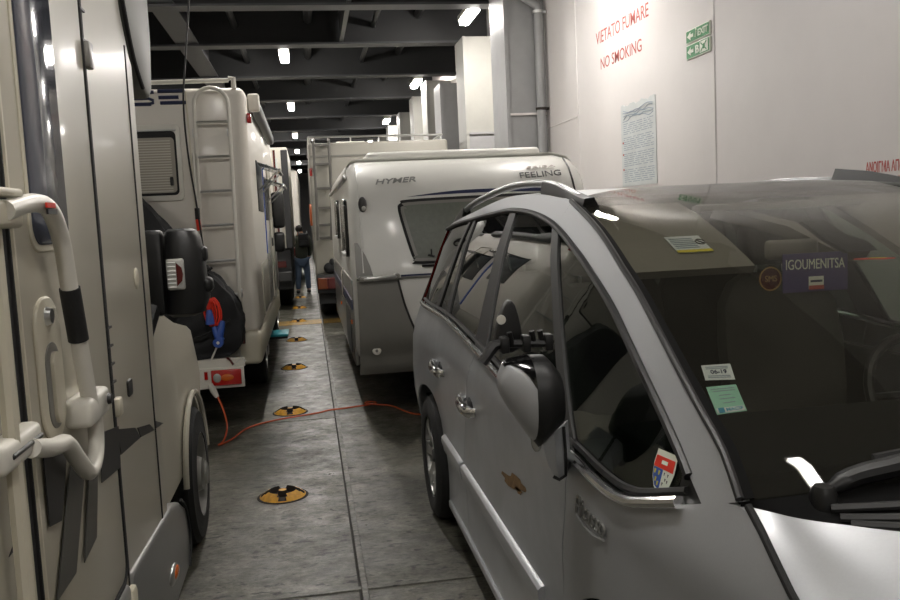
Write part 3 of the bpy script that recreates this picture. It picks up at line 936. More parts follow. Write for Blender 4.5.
# wheels
def car_wheel(cy, x, name='wheel', par=CAR):
    r = bpy.data.objects.new(name, None); COL.objects.link(r); r.parent = par; r.location = Vector((x, cy, WZ))-world_of(par)
    b = MB(); b.lathe([(.215, .0), (.25, -.008), (.29, -.006), (.318, .012), (.33, .045), (.33, .165), (.315, .2), (.21, .2), (.21, .0)], (x, cy, WZ), 'x', 40); b.obj('tyre', 'rubber', r)
    b = MB(); b.lathe([(.222, .004), (.205, .008), (.195, .05), (.19, .17), (.0, .17)], (x, cy, WZ), 'x', 40); b.obj('rim', 'skirt', r)
    for k in range(7):
        a = 2*PI*k/7
        ux, uz = math.cos(a), math.sin(a); vx, vz = -uz, ux
        P = lambda rad, w, dx: Vector((x+dx, cy+ux*rad+vx*w, WZ+uz*rad+vz*w))
        b = MB(); b.grid([[P(.03, -.03, .03), P(.03, .03, .03)], [P(.11, -.022, .018), P(.11, .022, .018)], [P(.205, -.034, .008), P(.205, .034, .008)]], (.02, 0, 0)); b.obj('spoke', 'steel', r)
    b = MB(); b.lathe([(0, .012), (.03, .014), (.04, .03), (.04, .05)], (x, cy, WZ), 'x', 20); b.obj('hub_cap', 'dgrey', r)
    return r
for cy in (FWY, RWY):
    w = car_wheel(cy, .605 if cy == FWY else .572)
    for ch in list(w.children): mirror_obj(ch)
# collect the mirrored wheel parts into wheels of their own
for cy in (FWY, RWY):
    src = [o for o in COL.objects if o.type == 'EMPTY' and o.name.startswith('wheel') and abs(o.location.y+3.0-cy) < .01 and o.parent == CAR][0]
    far = [o for o in src.children if (world_of(src)+o.location).x > XC]
    e = bpy.data.objects.new('wheel', None); COL.objects.link(e); e.parent = CAR; e.location = Vector((2*XC-src.location.x-XC, cy, WZ))-world_of(CAR)
    for o in far: reparent(o, e)
# inner arches
for cy in (FWY, RWY):
    b = MB(); b.lathe([(AR+.005, .02), (AR-.005, .25), (.05, .26)], (.62, cy, WZ), 'x', 30, math.radians(-12), math.radians(192)); mirror_obj(b.obj('wheel_arch_liner', 'rubber', CAR))

# door mirror, camera side
def mirror_unit():
    r = bpy.data.objects.new('wing_mirror', None); COL.objects.link(r); r.parent = CAR; r.location = Vector((.5, 1.97, 1.17))-world_of(CAR)
    # housing: rounded shell swept along the outward direction
    def sect(t):  # t 0 outer .. 1 inner
        x = .425+.135*t
        top = 1.250+.012*math.sin(t*PI*.8)-.03*(t > .85)*(t-.85)*6
        bot = 1.185-.142*min(1, t/.62)**.8+(.05*(t-.62)/.38 if t > .62 else 0)
        dep = .03+.062*math.sin(min(1, t*1.1)*PI*.6)
        if t < .1: top -= .03*(1-t/.1)
        zc, hz = (top+bot)/2, (top-bot)/2
        pts = []
        for k in range(24):
            a = 2*PI*k/24
            c, s_ = math.cos(a), math.sin(a)
            yy = -abs(c)**.75*dep*1.1 if c < 0 else abs(c)**.55*dep*.55
            pts.append(Vector((x, 1.975+yy, zc+math.copysign(abs(s_)**.8, s_)*hz)))
        return pts
    def shell(nm, T, m, lab=None):
        rows = [sect(t)+[sect(t)[0]] for t in T]
        b = MB(); b.grid(rows, None); bmesh.ops.remove_doubles(b.bm, verts=b.bm.verts, dist=1e-5)
        bmesh.ops.holes_fill(b.bm, edges=[e for e in b.bm.edges if e.is_boundary], sides=0); bmesh.ops.recalc_face_normals(b.bm, faces=b.bm.faces)
        b.obj(nm, m, r, lab)
    shell('mirror_cap', [0, .04, .12, .22, .34, .44, .53], 'silver', 'silver painted mirror cap')
    shell('mirror_shell', [.53, .62, .72, .83, .92, 1.], 'black', 'black inner half of the mirror')
    # glossy black upper cover
    rows = []
    for t, k0 in ((.08, 6.6), (.18, 7.0), (.30, 7.7), (.42, 8.7), (.53, 9.8)):
        S_ = sect(t); row = []
        for q in range(8):
            f = 4.5+(k0+1.2-4.5)*q/7; i0 = int(f); row.append(S_[i0].lerp(S_[(i0+1) % 24], f-i0)+Vector((0, -.003, .003)))
        rows.append(row)
    b = MB(); b.grid(rows, (0, .004, -.003)); b.obj('upper_cover', 'gloss', r)
    b = MB(); b.box(.47, .55, 2.005, 2.012, 1.16, 1.24, .006, 1); b.obj('mirror_glass', 'chrome', r)
    b = MB(); b.grid([[(.516, 1.94, 1.085), (.545, 1.93, 1.085), (.569, 1.94, 1.09)], [(.521, 1.94, 1.04), (.548, 1.93, 1.035), (.573, 1.945, 1.03)], [(.533, 1.95, .998), (.552, 1.945, .992), (.576, 1.955, .99)], [(.552, 1.965, .964), (.562, 1.96, .960), (.580, 1.97, .963)]], (.032, .06, 0))
    b.obj('mirror_arm', 'silver', r)
    b = MB(); b.tube([(.571, 1.937, 1.09), (.575, 1.942, 1.03), (.578, 1.953, .99), (.581, 1.968, .962), (.562, 1.957, .956), (.548, 1.96, .964)], .004, 6); b.obj('arm_seal', 'rubber', r)
    b = MB(); b.ball((.508, 1.955, 1.06), .014, .016, .03, 12); b.obj('side_repeater', 'clear', r, 'clear indicator lamp under the mirror')
    return r
MIR = mirror_unit()
for ch in list(MIR.children): mirror_obj(ch)
e = bpy.data.objects.new('wing_mirror', None); COL.objects.link(e); e.parent = CAR; e.location = Vector((2*XC-.5, 1.97, 1.17))-world_of(CAR)
for o in [o for o in MIR.children if (world_of(MIR)+o.location).x > XC]:
    reparent(o, e)

# interior
b = MB(); b.prism([(1.32, 1.04), (1.40, 1.065), (1.75, 1.06), (2.05, 1.06), (2.12, 1.0), (2.05, .8), (1.9, .55), (1.3, .55)], 'x', .74, 2*XC-.74, .02, 2); b.obj('dashboard', 'dashblack', CAR)
def seat(x, y, m, par=CAR):
    r = bpy.data.objects.new('seat', None); COL.objects.link(r); r.parent = par; r.location = Vector((x, y, .5))-world_of(par)
    b = MB(); b.box(x-.25, x+.25, y-.52, y+.02, .58, .74, .06, 3); b.obj('seat_cushion', m, r)
    rows = []
    for z, w, yo, th in ((.68, .22, 0, .08), (.85, .25, .02, .075), (1.05, .255, .05, .07), (1.2, .24, .08, .06), (1.28, .19, .10, .05), (1.32, .12, .11, .03)):
        ring = []
        for k in range(25):
            a = 2*PI*k/24; c, s_ = math.cos(a), math.sin(a)
            ring.append((x+math.copysign(abs(c)**.6, c)*w, y+yo+math.copysign(abs(s_)**.7, s_)*th-.03*abs(c)**4*(s_ < 0), z))
        rows.append(ring)
    b = MB(); b.grid(rows, None); bmesh.ops.remove_doubles(b.bm, verts=b.bm.verts, dist=1e-5)
    bmesh.ops.holes_fill(b.bm, edges=[q for q in b.bm.edges if q.is_boundary], sides=0); bmesh.ops.recalc_face_normals(b.bm, faces=b.bm.faces)
    b.obj('backrest', m, r)
    b = MB(); b.box(x-.13, x+.13, y+.07, y+.16, 1.345, 1.52, .04, 3); b.obj('headrest', m, r)
    for sx in (-.06, .06):
        b = MB(); b.tube([(x+sx, y+.115, 1.28), (x+sx, y+.115, 1.37)], .007, 6); b.obj('headrest_post', 'steel', r)
    return r
seat(1.84, 3.12, 'seat'); seat(1.10, 3.12, 'seatlow')
for x in (.98, XC, 1.96): seat(x, 4.0, 'seatlow')
# steering wheel
b = MB(); c = Vector((1.86, 2.36, .985)); ax = Vector((0, -.9, .42)).normalized(); ux = Vector((1, 0, 0)); uy = ax.cross(ux)
b.tube([c+ux*math.cos(t)*.185+uy*math.sin(t)*.185 for t in [2*PI*k/32 for k in range(32)]], .016, 8, closed=True); sw = b.obj('steering_wheel', 'black', CAR)
b = MB(); b.ball(c, .07, .04, .06, 12); b.obj('wheel_hub', 'black', sw)
for t in (0, PI, -PI/2):
    b = MB(); b.tube([c, c+ux*math.cos(t)*.18+uy*math.sin(t)*.18], .014, 6); b.obj('wheel_spoke', 'black', sw)
b = MB(); b.tube([c, (1.86, 2.03, .90)], .035, 8); b.obj('steering_column', 'black', CAR)
# sliding sun visor panels
for x0, x1 in ((.875, 1.235), (1.72, 2.07)):
    rows = [[(x0+(x1-x0)*j/8, y, z) for j in range(9)] for y, z in ((2.75, 1.61), (2.6, 1.57), (2.42, 1.502), (2.28, 1.44), (2.245, 1.422))]
    b = MB(); b.grid(rows, (0, .012, -.02)); sv = b.obj('sun_visor', 'beige', CAR)
    if x0 < 1:
        A = Vector((1.043, 2.325, 1.462)); U = Vector((.108, 0, 0)); V = Vector((0, .10, .0435))
        n = Vector((0, -.4, .92)).normalized()*.003
        off = Vector((0, 0, .003))
        b = MB(); b.grid([[A+off, A+U+off], [A+V+off, A+U+V+off]], n*-.5); lb = b.obj('warning_label', 'white_paper', sv, 'white airbag warning label with yellow edge')
        b = MB(); b.grid([[A+off+n*.5, A+U+off+n*.5], [A+V*.14+off+n*.5, A+U+V*.14+off+n*.5]], n*-.5); b.obj('yellow_band', 'yel_paper', lb)
        b = MB()
        for k in range(6):
            q = A+V*(.25+.11*k)+U*.06+off+n*.5
            b.grid([[q, q+U*.66], [q+V*.04, q+U*.66+V*.04]], n*-.3)
        b.obj('printed_lines', 'ink', lb)
        b = MB(); cc = A+U*.87+V*.58+off+n*.6
        b.tube([cc+U.normalized()*math.cos(t)*.014+V.normalized()*math.sin(t)*.016 for t in [2*PI*k/20 for k in range(20)]], .0018, 5, closed=True)
        b.tube([cc-U.normalized()*.009+V.normalized()*.011, cc+U.normalized()*.009-V.normalized()*.011], .0018, 5)
        b.obj('warning_symbol', 'decal', lb)
b = MB(); b.box(1.30, 1.73, 2.45, 2.80, 1.575, 1.60, .02, 2); b.obj('overhead_console', 'beige', CAR)
# interior mirror with dark sensor pod
b = MB(); b.grid([[(1.30, 2.62, 1.585), (1.37, 2.60, 1.585)], [(1.39, 2.34, 1.525), (1.45, 2.33, 1.525)], [(1.45, 2.20, 1.455), (1.56, 2.20, 1.448)]], (.0, .03, -.03)); im = b.obj('mirror_stalk', 'beige', CAR)
b = MB(); b.box(1.27, 1.43, 2.24, 2.265, 1.435, 1.49, .012, 3); b.obj('rear_view_mirror', 'beige', im)
b = MB(); b.grid([[(1.36, 2.215, 1.54), (1.42, 2.205, 1.542)], [(1.395, 2.2, 1.508), (1.47, 2.18, 1.50)], [(1.415, 2.19, 1.488), (1.53, 2.17, 1.478)], [(1.475, 2.18, 1.45), (1.558, 2.165, 1.452)]], (.0, .02, -.004)); b.obj('sensor_pod', 'black', im)
b = MB(); b.prism([(1.495, 2.70), (1.545, 2.66), (1.607, 2.60), (1.62, 2.64), (1.56, 2.72)], 'z', 1.595, 1.612, .004, 1); b.obj('reading_lamp', 'decal', CAR)
# hanging placard, disc and red tag
r = root('hanging_placard', 'purple ferry port placard hanging behind the windscreen', 'placard', (1.39, 2.2, 1.4))
b = MB(); b.box(1.292, 1.488, 2.198, 2.202, 1.344, 1.452); b.obj('card', 'purple', r)
text('lettering', 'IGOUMENITSA', (1.30, 2.197, 1.408), (.178, 0, -.002), (0, 0, .028), 'signwhite', r, .0012, bold=.0)
b = MB(); b.box(1.368, 1.413, 2.1955, 2.197, 1.350, 1.386); b.obj('logo_patch', 'signwhite', r)
b = MB(); b.box(1.368, 1.413, 2.194, 2.1955, 1.350, 1.361); b.obj('logo_band', 'redpaint', r)
b = MB(); b.box(1.373, 1.408, 2.194, 2.1955, 1.370, 1.376); b.obj('logo_line', 'navy', r)
r = root('round_disc', 'round red and gold disc hanging beside the purple placard', 'air freshener', (1.263, 2.215, 1.38))
b = MB(); b.lathe([(0, .0), (.034, .0), (.034, .003), (0, .003)], (1.263, 2.215, 1.385), 'y', 28); b.obj('disc', 'dred', r)
b = MB(); b.lathe([(.034, -.001), (.030, -.001), (.030, .001), (.034, .001)], (1.263, 2.214, 1.385), 'y', 28); b.obj('gold_ring', 'gold', r)
text('lettering', 'SMS', (1.246, 2.213, 1.377), (.036, 0, 0), (0, 0, .017), 'gold', r, .001)
r = root('red_tag', 'small red and yellow tag hanging under the dark sensor pod', 'tag', (1.53, 2.15, 1.43))
b = MB(); b.prism([(1.487, 2.17), (1.55, 2.12), (1.585, 2.13), (1.52, 2.18)], 'z', 1.428, 1.431); b.obj('tag', 'redcord', r)
b = MB(); b.prism([(1.52, 2.152), (1.548, 2.13), (1.562, 2.134), (1.534, 2.156)], 'z', 1.431, 1.433); b.obj('tag_print', 'yel_paper', r)
# black towing mirror clamped on the wing mirror
r = root('towing_mirror', 'black clip-on towing mirror strapped over the wing mirror of the silver car', 'towing mirror', (.48, 2.0, 1.27))
b = MB(); b.tube([(.565, 1.985, 1.285), (.44, 2.0, 1.289)], .010, 8); b.obj('bar', 'black', r)
b = MB(); b.tube([(.445, 2.0, 1.290), (.425, 2.0, 1.287), (.400, 2.0, 1.255), (.393, 2.0, 1.247)], [.012, .015, .013, .014], 8); b.obj('lever', 'black', r)
for x in (.447, .50, .555):
    b = MB(); b.box(x-.010, x+.010, 1.975, 2.01, 1.268, 1.308, .004, 2); b.obj('clamp_block', 'black', r)
for x in (.465, .52, .54):
    b = MB(); b.tube([(x, 1.99, 1.29), (x-.006, 1.985, 1.318)], .007, 8); b.obj('thumb_screw', 'black', r)
b = MB(); b.tube([(.50, 1.93, 1.262), (.50, 1.905, 1.20), (.505, 1.93, 1.13)], .004, 6, flat=.6); b.obj('strap', 'rubber', r)
b = MB(); b.prism([(.432, 1.285), (.437, 1.32), (.447, 1.352), (.462, 1.382), (.475, 1.394), (.486, 1.38), (.494, 1.35), (.50, 1.315), (.503, 1.275), (.47, 1.26)], 'y', 2.02, 2.06, .008, 3); hd = b.obj('mirror_head', 'black', r)
b = MB(); b.lathe([(0, -.004), (.011, -.004), (.012, 0)], (.449, 2.022, 1.345), 'y', 12); b.obj('white_dot', 'white', hd)

# ------------------------------------------------------------------ shared vehicle bits
def van_wheel(par, x, cy, r=.34, w=.22, side=1, hub='steel'):
    """outer face at x, tyre going to x - side*w"""
    e = bpy.data.objects.new('wheel', None); COL.objects.link(e); e.parent = par; e.location = Vector((x, cy, r))-world_of(par)
    k = r/.33; d = -side*w
    b = MB(); b.lathe([(.20*k, 0), (.25*k, .04*d), (.30*k, .03*d), (.325*k, .12*d), (.33*k, .25*d), (.33*k, .8*d), (.31*k, d), (.2*k, d), (.2*k, 0)], (x, cy, r), 'x', 36); b.obj('tyre', 'rubber', e)
    b = MB(); b.lathe([(.205*k, .02*d), (.19*k, .02*d), (.17*k, .22*d), (.09*k, .16*d), (.075*k, .0), (0, 0)], (x, cy, r), 'x', 36); b.obj('rim', hub, e)
    b = MB(); b.lathe([(.06*k, -.06*d), (.05*k, -.1*d), (0, -.1*d)], (x, cy, r), 'x', 16); b.obj('hub_cap', hub, e)
    return e
def vert(e): return abs((e.verts[0].co-e.verts[1].co).normalized().z) > .9

# ------------------------------------------------------------------ near motorhome on the left
VX = -.55
VAN = root('motorhome', 'ivory motorhome with charcoal stripes and white grab handle, close at the left edge', 'motorhome', (-1.6, 2.0, 0))
b = MB(); b.box(-2.75, VX, -2.6, 3.16, .45, 2.95, .07, 4, sel=lambda e: True); b.obj('body', 'gelvan', VAN)
b = MB(); b.box(-2.6, VX-.1, -2.4, 3.1, .28, .5); b.obj('chassis', 'rubber', VAN)
# lower skirts
b = MB(); b.prism([(2.43, .655), (3.12, .615), (3.30, .575), (3.45, .50), (3.51, .36), (3.40, .27), (2.43, .25)], 'x', VX-.05, VX+.012, .02, 3); sk = b.obj('side_skirt', 'skirt', VAN)
b = MB(); b.tube([(VX+.014, 3.30, .58), (VX+.016, 3.40, .51), (VX+.016, 3.45, .38), (VX+.014, 3.40, .28)], .006, 6, smooth=4); b.obj('skirt_joint', 'rubber', sk)
b = MB(); b.box(VX-.05, VX+.012, -2.4, 2.41, .25, .64, .02, 3); b.obj('side_skirt', 'skirt', VAN)
b = MB(); b.box(VX-.02, VX+.02, 2.385, 2.445, .25, .62, .012, 2); b.obj('skirt_corner', 'cream', VAN)
b = MB(); b.ball((VX+.014, 3.03, .40), .01, .075, .032); ln = b.obj('marker_lamp', 'steel', sk)
b = MB(); b.ball((VX+.02, 3.05, .40), .01, .05, .022); b.obj('marker_lens', 'amber', ln)
# entrance door
dr = None
b = MB(); b.prism(rrect(1.715, 2.395, .66, 2.45, .05), 'x', VX-.02, VX+.004, .003, 2); dr = b.obj('entrance_door', 'gelvan', VAN)
b = MB(); b.tube([(VX+.001, y, z) for y, z in rrect(1.705, 2.405, .65, 2.46, .055)], .007, 6, closed=True); b.obj('door_seal', 'rubber', dr)
b = MB(); b.tube([(VX+.002, 1.645, .3), (VX+.002, 1.645, 2.9)], .012, 6); b.obj('body_joint', 'cream', VAN)
b = MB(); b.box(VX-.01, VX+.0025, 1.672, 1.702, .5, 2.5); b.obj('door_gap', 'rubber', VAN)
b = MB(); b.tube([(VX+.003, 1.72, .68), (VX+.003, 1.72, 2.43)], .008, 6); b.obj('door_edge', 'cream', dr)
b = MB(); b.prism(rrect(1.825, 2.11, 1.565, 2.38, .05), 'x', VX+.002, VX+.008, .002, 1); wf = b.obj('window_frame', 'cream', dr)
b = MB(); b.prism(rrect(1.84, 2.095, 1.58, 2.365, .045), 'x', VX+.004, VX+.012, .003, 2); b.obj('window_pane', 'vanpane', dr)
# recessed handle and lock
b = MB(); b.prism(rrect(1.79, 1.955, 1.175, 1.475, .075, 8), 'x', VX+.002, VX+.012, .006, 3); hb = b.obj('handle_bezel', 'cream', dr)
b = MB(); b.prism(rrect(1.825, 1.92, 1.20, 1.38, .045, 8), 'x', VX+.008, VX+.015, .003, 2); b.obj('handle_recess', 'carav_grey', hb)
b = MB(); b.prism(rrect(1.85, 1.90, 1.21, 1.36, .024, 6), 'x', VX+.013, VX+.022, .005, 2); b.obj('handle_lever', 'cream', hb)
b = MB(); b.lathe([(0, .012), (.016, .012), (.02, 0)], (VX+.011, 1.865, 1.435), 'x', 16); b.obj('door_lock', 'steel', hb)
# seams, hinges
for y, z0, z1 in ((2.43, .6, 2.9), (2.985, .62, 2.2)):
    b = MB(); b.box(VX-.005, VX+.003, y-.006, y+.006, z0, z1); b.obj('panel_joint', 'rubber', VAN)
for z in (2.29, 2.23, 2.18, 2.10, 1.34, 1.29, 1.24, 1.19):
    b = MB(); b.box(VX, VX+.006, 2.40, 2.46, z, z+.006); b.obj('hinge_slot', 'decal', dr)
b = MB(); b.box(VX, VX+.02, 2.41, 2.455, 2.03, 2.10, .006, 2); b.obj('hinge', 'carav_grey', dr)
b = MB(); b.box(VX, VX+.02, 2.41, 2.455, 1.10, 1.15, .006, 2); b.obj('hinge', 'cream', dr)
b = MB(); b.prism(rrect(2.605, 2.665, 1.115, 1.165, .012), 'x', VX, VX+.006, .002, 1); b.obj('filler_lock', 'decal', VAN)
b = MB(); b.ball((VX+.002, 2.87, 1.45), .006, .03, .035); b.obj('fuel_flap', 'cream', VAN)
# grab handle
gx = -.508
gh = bpy.data.objects.new('grab_handle', None); COL.objects.link(gh); gh.parent = VAN; gh.location = Vector((gx, 1.8, 1.4))-world_of(VAN)
b = MB(); b.box(VX, gx+.004, 1.45, 1.67, 1.615, 1.665, .010, 3); b.obj('bracket', 'cream', gh)
b = MB(); b.box(VX, gx+.008, 1.45, 1.665, 1.670, 1.685, .005, 2); b.obj('bracket_cap', 'cream', gh)
b = MB(); b.tube([(gx, 1.58, 1.645), (gx, 1.74, 1.662), (gx+.004, 1.83, 1.650), (gx+.006, 1.885, 1.59), (gx+.006, 1.915, 1.49), (gx+.006, 1.955, 1.36), (gx+.004, 2.00, 1.24), (gx, 2.05, 1.175), (gx, 2.035, 1.10), (gx, 1.965, 1.075), (gx, 1.88, 1.13), (gx, 1.81, 1.18), (gx, 1.72, 1.195), (gx, 1.60, 1.225)], .018, 12, smooth=5); b.obj('tube', 'white', gh, 'white curved tube')
b = MB(); b.tube([(gx+.006, 1.916, 1.487), (gx+.006, 1.95, 1.372)], .0215, 14); b.obj('grip', 'rubber', gh, 'black rubber grip')
b = MB(); b.box(VX, gx+.02, 1.95, 2.13, 1.175, 1.24, .014, 3); cl = b.obj('clamp', 'white', gh)
b = MB(); b.lathe([(0, .008), (.012, .008), (.014, 0)], (gx+.026, 2.08, 1.215), 'x', 12); b.obj('clamp_screw', 'decal', cl)
b = MB(); b.box(VX, gx+.002, 1.47, 1.67, 1.208, 1.262, .014, 3); lb = b.obj('lower_bracket', 'white', gh)
b = MB(); b.box(gx-.004, gx+.006, 1.50, 1.66, 1.23, 1.24, .003, 1); b.obj('bracket_slot', 'decal', lb)
b = MB(); b.box(gx+.0205, gx+.0245, 1.745, 1.80, 1.652, 1.662); b.obj('red_label', 'redcord', gh)
b = MB(); b.box(gx+.020, gx+.024, 1.75, 1.81, 1.640, 1.650); b.obj('black_label', 'decal', gh)
b = MB(); b.tube([(VX+.03, 1.53, .4), (VX+.03, 1.55, 1.58)], .014, 8); b.obj('hinge_rod', 'cream', gh)
# charcoal decals
for m, p in (('decal', [(1.56, 1.045), (1.685, 1.10), (1.69, 1.05)]),
             ('decal', [(1.765, 1.185), (1.93, 1.145), (1.845, 1.01), (1.765, 1.025)]),
             ('decal2', [(1.95, 1.115), (2.07, 1.09), (1.91, .87), (1.765, .87)]),
             ('decal2', [(2.10, 1.075), (2.175, 1.06), (2.10, .88), (1.98, .865)]),
             ('decal', [(2.21, 1.105), (2.415, 1.075), (2.40, .965), (2.19, .985)]),
             ('decal', [(2.445, 1.06), (2.665, 1.012), (2.73, .965), (2.455, .985)]),
             ('decal', [(2.70, 1.003), (2.89, .97), (2.965, .932), (2.735, .965)]),
             ('decal', [(3.0, .955), (3.14, .915), (3.0, .93)])):
    for d in (.0125,):
        b = MB(); b.prism(p, 'x', VX+(.001 if p[0][0] > 2.43 or p[0][0] < 1.7 else .0095), VX+(.0025 if p[0][0] > 2.43 or p[0][0] < 1.7 else .0115)); b.obj('stripe_decal', m, VAN if p[0][0] > 2.43 or p[0][0] < 1.7 else dr)
# grey cab roof cap
b = MB(); b.prism([(2.90, 2.90), (2.86, 2.62), (2.90, 2.42), (2.97, 2.28), (3.06, 2.17), (3.18, 2.10), (3.34, 2.075), (3.40, 2.11), (3.46, 2.3), (3.46, 2.6), (3.3, 2.95)], 'x', -2.7, VX+.012, .02, 3); cp = b.obj('cab_roof_cap', 'capgrey', VAN)
b = MB(); b.tube([(VX+.012, 2.865, 2.6), (VX+.014, 2.91, 2.41), (VX+.014, 2.98, 2.275), (VX+.014, 3.07, 2.165), (VX+.014, 3.19, 2.095)], .007, 6, smooth=4); b.obj('cap_seal', 'rubber', cp)
# cab
WC = 4.46
CX = -.645
cab = [(3.05, .45), (WC-.42, .45)]+[(WC+.40*math.cos(math.radians(a)), .36+.40*math.sin(math.radians(a))) for a in range(167, 5, -9)]+[(WC+.42, .42), (5.4, .40), (5.46, .6), (5.42, .82), (5.2, .98), (4.85, 1.07), (4.5, 1.13), (4.25, 1.20), (3.9, 1.66), (3.6, 2.02), (3.4, 2.12), (3.05, 2.12)]
b = MB(); b.prism(cab, 'x', -2.60, CX)
bm = b.bm
bmesh.ops.subdivide_edges(bm, edges=[e for e in bm.edges if abs(e.verts[0].co.x-e.verts[1].co.x) > 1], cuts=7)
bmesh.ops.triangulate(bm, faces=bm.faces)
for _ in range(2):
    bmesh.ops.subdivide_edges(bm, edges=[e for e in bm.edges if e.calc_length() > .35], cuts=1); bmesh.ops.triangulate(bm, faces=bm.faces)
def cabx(x, y, z):
    h = (CX+2.6)/2; xm = -2.6+h; w = (x-xm)/h
    sc = 1
    if z > 1.0: sc -= .17*(z-1.0)/1.1
    if y > 4.9: sc -= .30*((y-4.9)/.55)**2
    if z > .8 and y > 3.6: sc -= .035*min(1, (z-.8)/.3)
    return xm+w*h*sc
for v in bm.verts: v.co.x = cabx(v.co.x, v.co.y, v.co.z)
cb = b.obj('cab', 'gelvan', VAN, angle=30)
sidep = lambda pts, o: [(cabx(CX, y, z)+o, y, z) for y, z in pts]
def cabpanel(name, lo, hi, m, par, o0=-.01, o1=.006):
    rows = []
    for i in range(7):
        t = i/6
        rows.append([(cabx(CX, *q)+o1, q[0], q[1]) for q in [(a[0]*(1-t)+c[0]*t, a[1]*(1-t)+c[1]*t) for a, c in zip(lo, hi)]])
    b = MB(); b.grid(rows, (o0-o1, 0, 0)); return b.obj(name, m, par)
cabpanel('cab_window', [(3.18, 1.20), (3.5, 1.19), (3.85, 1.18), (4.12, 1.19)], [(3.18, 1.95), (3.4, 1.93), (3.6, 1.82), (3.75, 1.66)], 'vanpane', cb)
# arch lip and front wheel
b = MB(); b.tube([(CX+.018, WC+.41*math.cos(math.radians(a)), .36+.41*math.sin(math.radians(a))) for a in range(175, -5, -10)], .014, 8); b.obj('arch_lip', 'gelvan', cb)
van_wheel(VAN, -.605, WC, .35, .24, 1, 'carav_grey')
van_wheel(VAN, -.60, -.6, .35, .24, 1)
# big door mirror
mr = bpy.data.objects.new('door_mirror', None); COL.objects.link(mr); mr.parent = VAN; mr.location = Vector((-.5, 3.45, 1.4))-world_of(VAN)
rows = []
for k, (z, x0, x1, d) in enumerate(((1.262, -.54, -.45, .05), (1.275, -.556, -.416, .08), (1.33, -.558, -.392, .09), (1.42, -.556, -.398, .095), (1.50, -.55, -.402, .095), (1.565, -.545, -.412, .085), (1.592, -.54, -.425, .07), (1.602, -.53, -.445, .03))):
    ring = []
    for j in range(25):
        a = 2*PI*j/24; c, s_ = math.cos(a), math.sin(a)
        ring.append(((x0+x1)/2+math.copysign(abs(c)**.7, c)*(x1-x0)/2, 3.47+math.copysign(abs(s_)**.8, s_)*d, z))
    rows.append(ring)
b = MB(); b.grid(rows, None); bmesh.ops.remove_doubles(b.bm, verts=b.bm.verts, dist=1e-5)
bmesh.ops.holes_fill(b.bm, edges=[q for q in b.bm.edges if q.is_boundary], sides=0); bmesh.ops.recalc_face_normals(b.bm, faces=b.bm.faces)
b.obj('mirror_housing', 'black', mr)
b = MB(); b.box(-.42, -.375, 3.42, 3.50, 1.35, 1.41, .02, 3); b.obj('housing_foot', 'black', mr)
b = MB(); b.box(-.43, -.39, 3.43, 3.50, 1.47, 1.53, .015, 3); b.obj('housing_lug', 'black', mr)
b = MB(); b.box(-.64, -.55, 3.40, 3.50, 1.27, 1.60, .02, 2); b.obj('mirror_mount', 'black', mr)
b = MB(); b.box(-.535, -.468, 3.366, 3.40, 1.37, 1.49, .010, 3); il = b.obj('indicator_lens', 'clear', mr, 'clear ribbed indicator lens')
for k in range(7):
    b = MB(); b.tube([(-.53, 3.365, 1.382+k*.0155), (-.50, 3.365, 1.382+k*.0155)], .0022, 5); b.obj('lens_rib', 'steel', il)
b = MB(); b.prism([(-.497, 1.385), (-.477, 1.405), (-.473, 1.43), (-.477, 1.455), (-.497, 1.475)], 'y', 3.361, 3.368); b.obj('bulb', 'dred', il)
b = MB(); b.tube([(-.62, 3.3, 1.2), (-.60, 3.42, 1.3)], .03, 8); b.obj('mirror_arm', 'black', mr)

# ------------------------------------------------------------------ motorhome ahead in the left lane
HY = 7.3
HX = -.435
HYM = root('motorhome', 'cream motorhome seen from behind with white roof ladder and covered rear carrier', 'motorhome', (-1.55, 10, 0))
b = MB(); b.box(-2.66, HX, HY, 12.2, .70, 2.73, .07, 4); b.obj('body', 'gel', HYM)
b = MB(); b.box(-2.66, HX+.005, HY-.06, 12.0, .45, .735, .05, 4); bp = b.obj('rear_bumper', 'cream', HYM)
b = MB(); b.box(-.66, -.56, HY-.075, HY-.055, .63, .72, .008, 2); b.obj('reflector', 'dred', bp, 'brown red corner reflector')
b = MB(); b.box(-2.4, -.7, HY+.1, 12, .30, .5); b.obj('chassis', 'rubber', HYM)
for cy in (8.9,): van_wheel(HYM, HX-.05, cy, .34, .22, 1)
van_wheel(HYM, HX-.05, 12.3, .34, .22, 1)
# cab of that motorhome (mostly hidden)
b = MB(); b.prism([(12.1, .5), (13.4, .45), (13.5, .8), (13.3, 1.1), (12.9, 1.25), (12.5, 1.9), (12.1, 2.0)], 'x', -2.5, HX-.06, .04, 2); b.obj('cab', 'gelwhite', HYM)
# roof edge rail and curved corner moulding
b = MB(); b.tube([(-2.4, HY+.03, 2.765), (-.56, HY+.03, 2.785)], .018, 8)
b.tube([(-.56, HY+.03, 2.80), (-.52, HY+.03, 2.80), (-.52, HY+.03, 2.72)], .02, 8); b.obj('roof_rail', 'white', HYM)
b = MB(); b.tube([(-1.6, HY+.03, 2.78), (-1.6, HY+.03, 2.72)], .012, 6); b.obj('rail_post', 'white', HYM)
b = MB(); b.tube([(-.90, HY-.003, 2.70), (-.885, HY-.003, 1.75), (-.89, HY-.003, .74)], .007, 6); b.obj('panel_joint', 'cream', HYM)
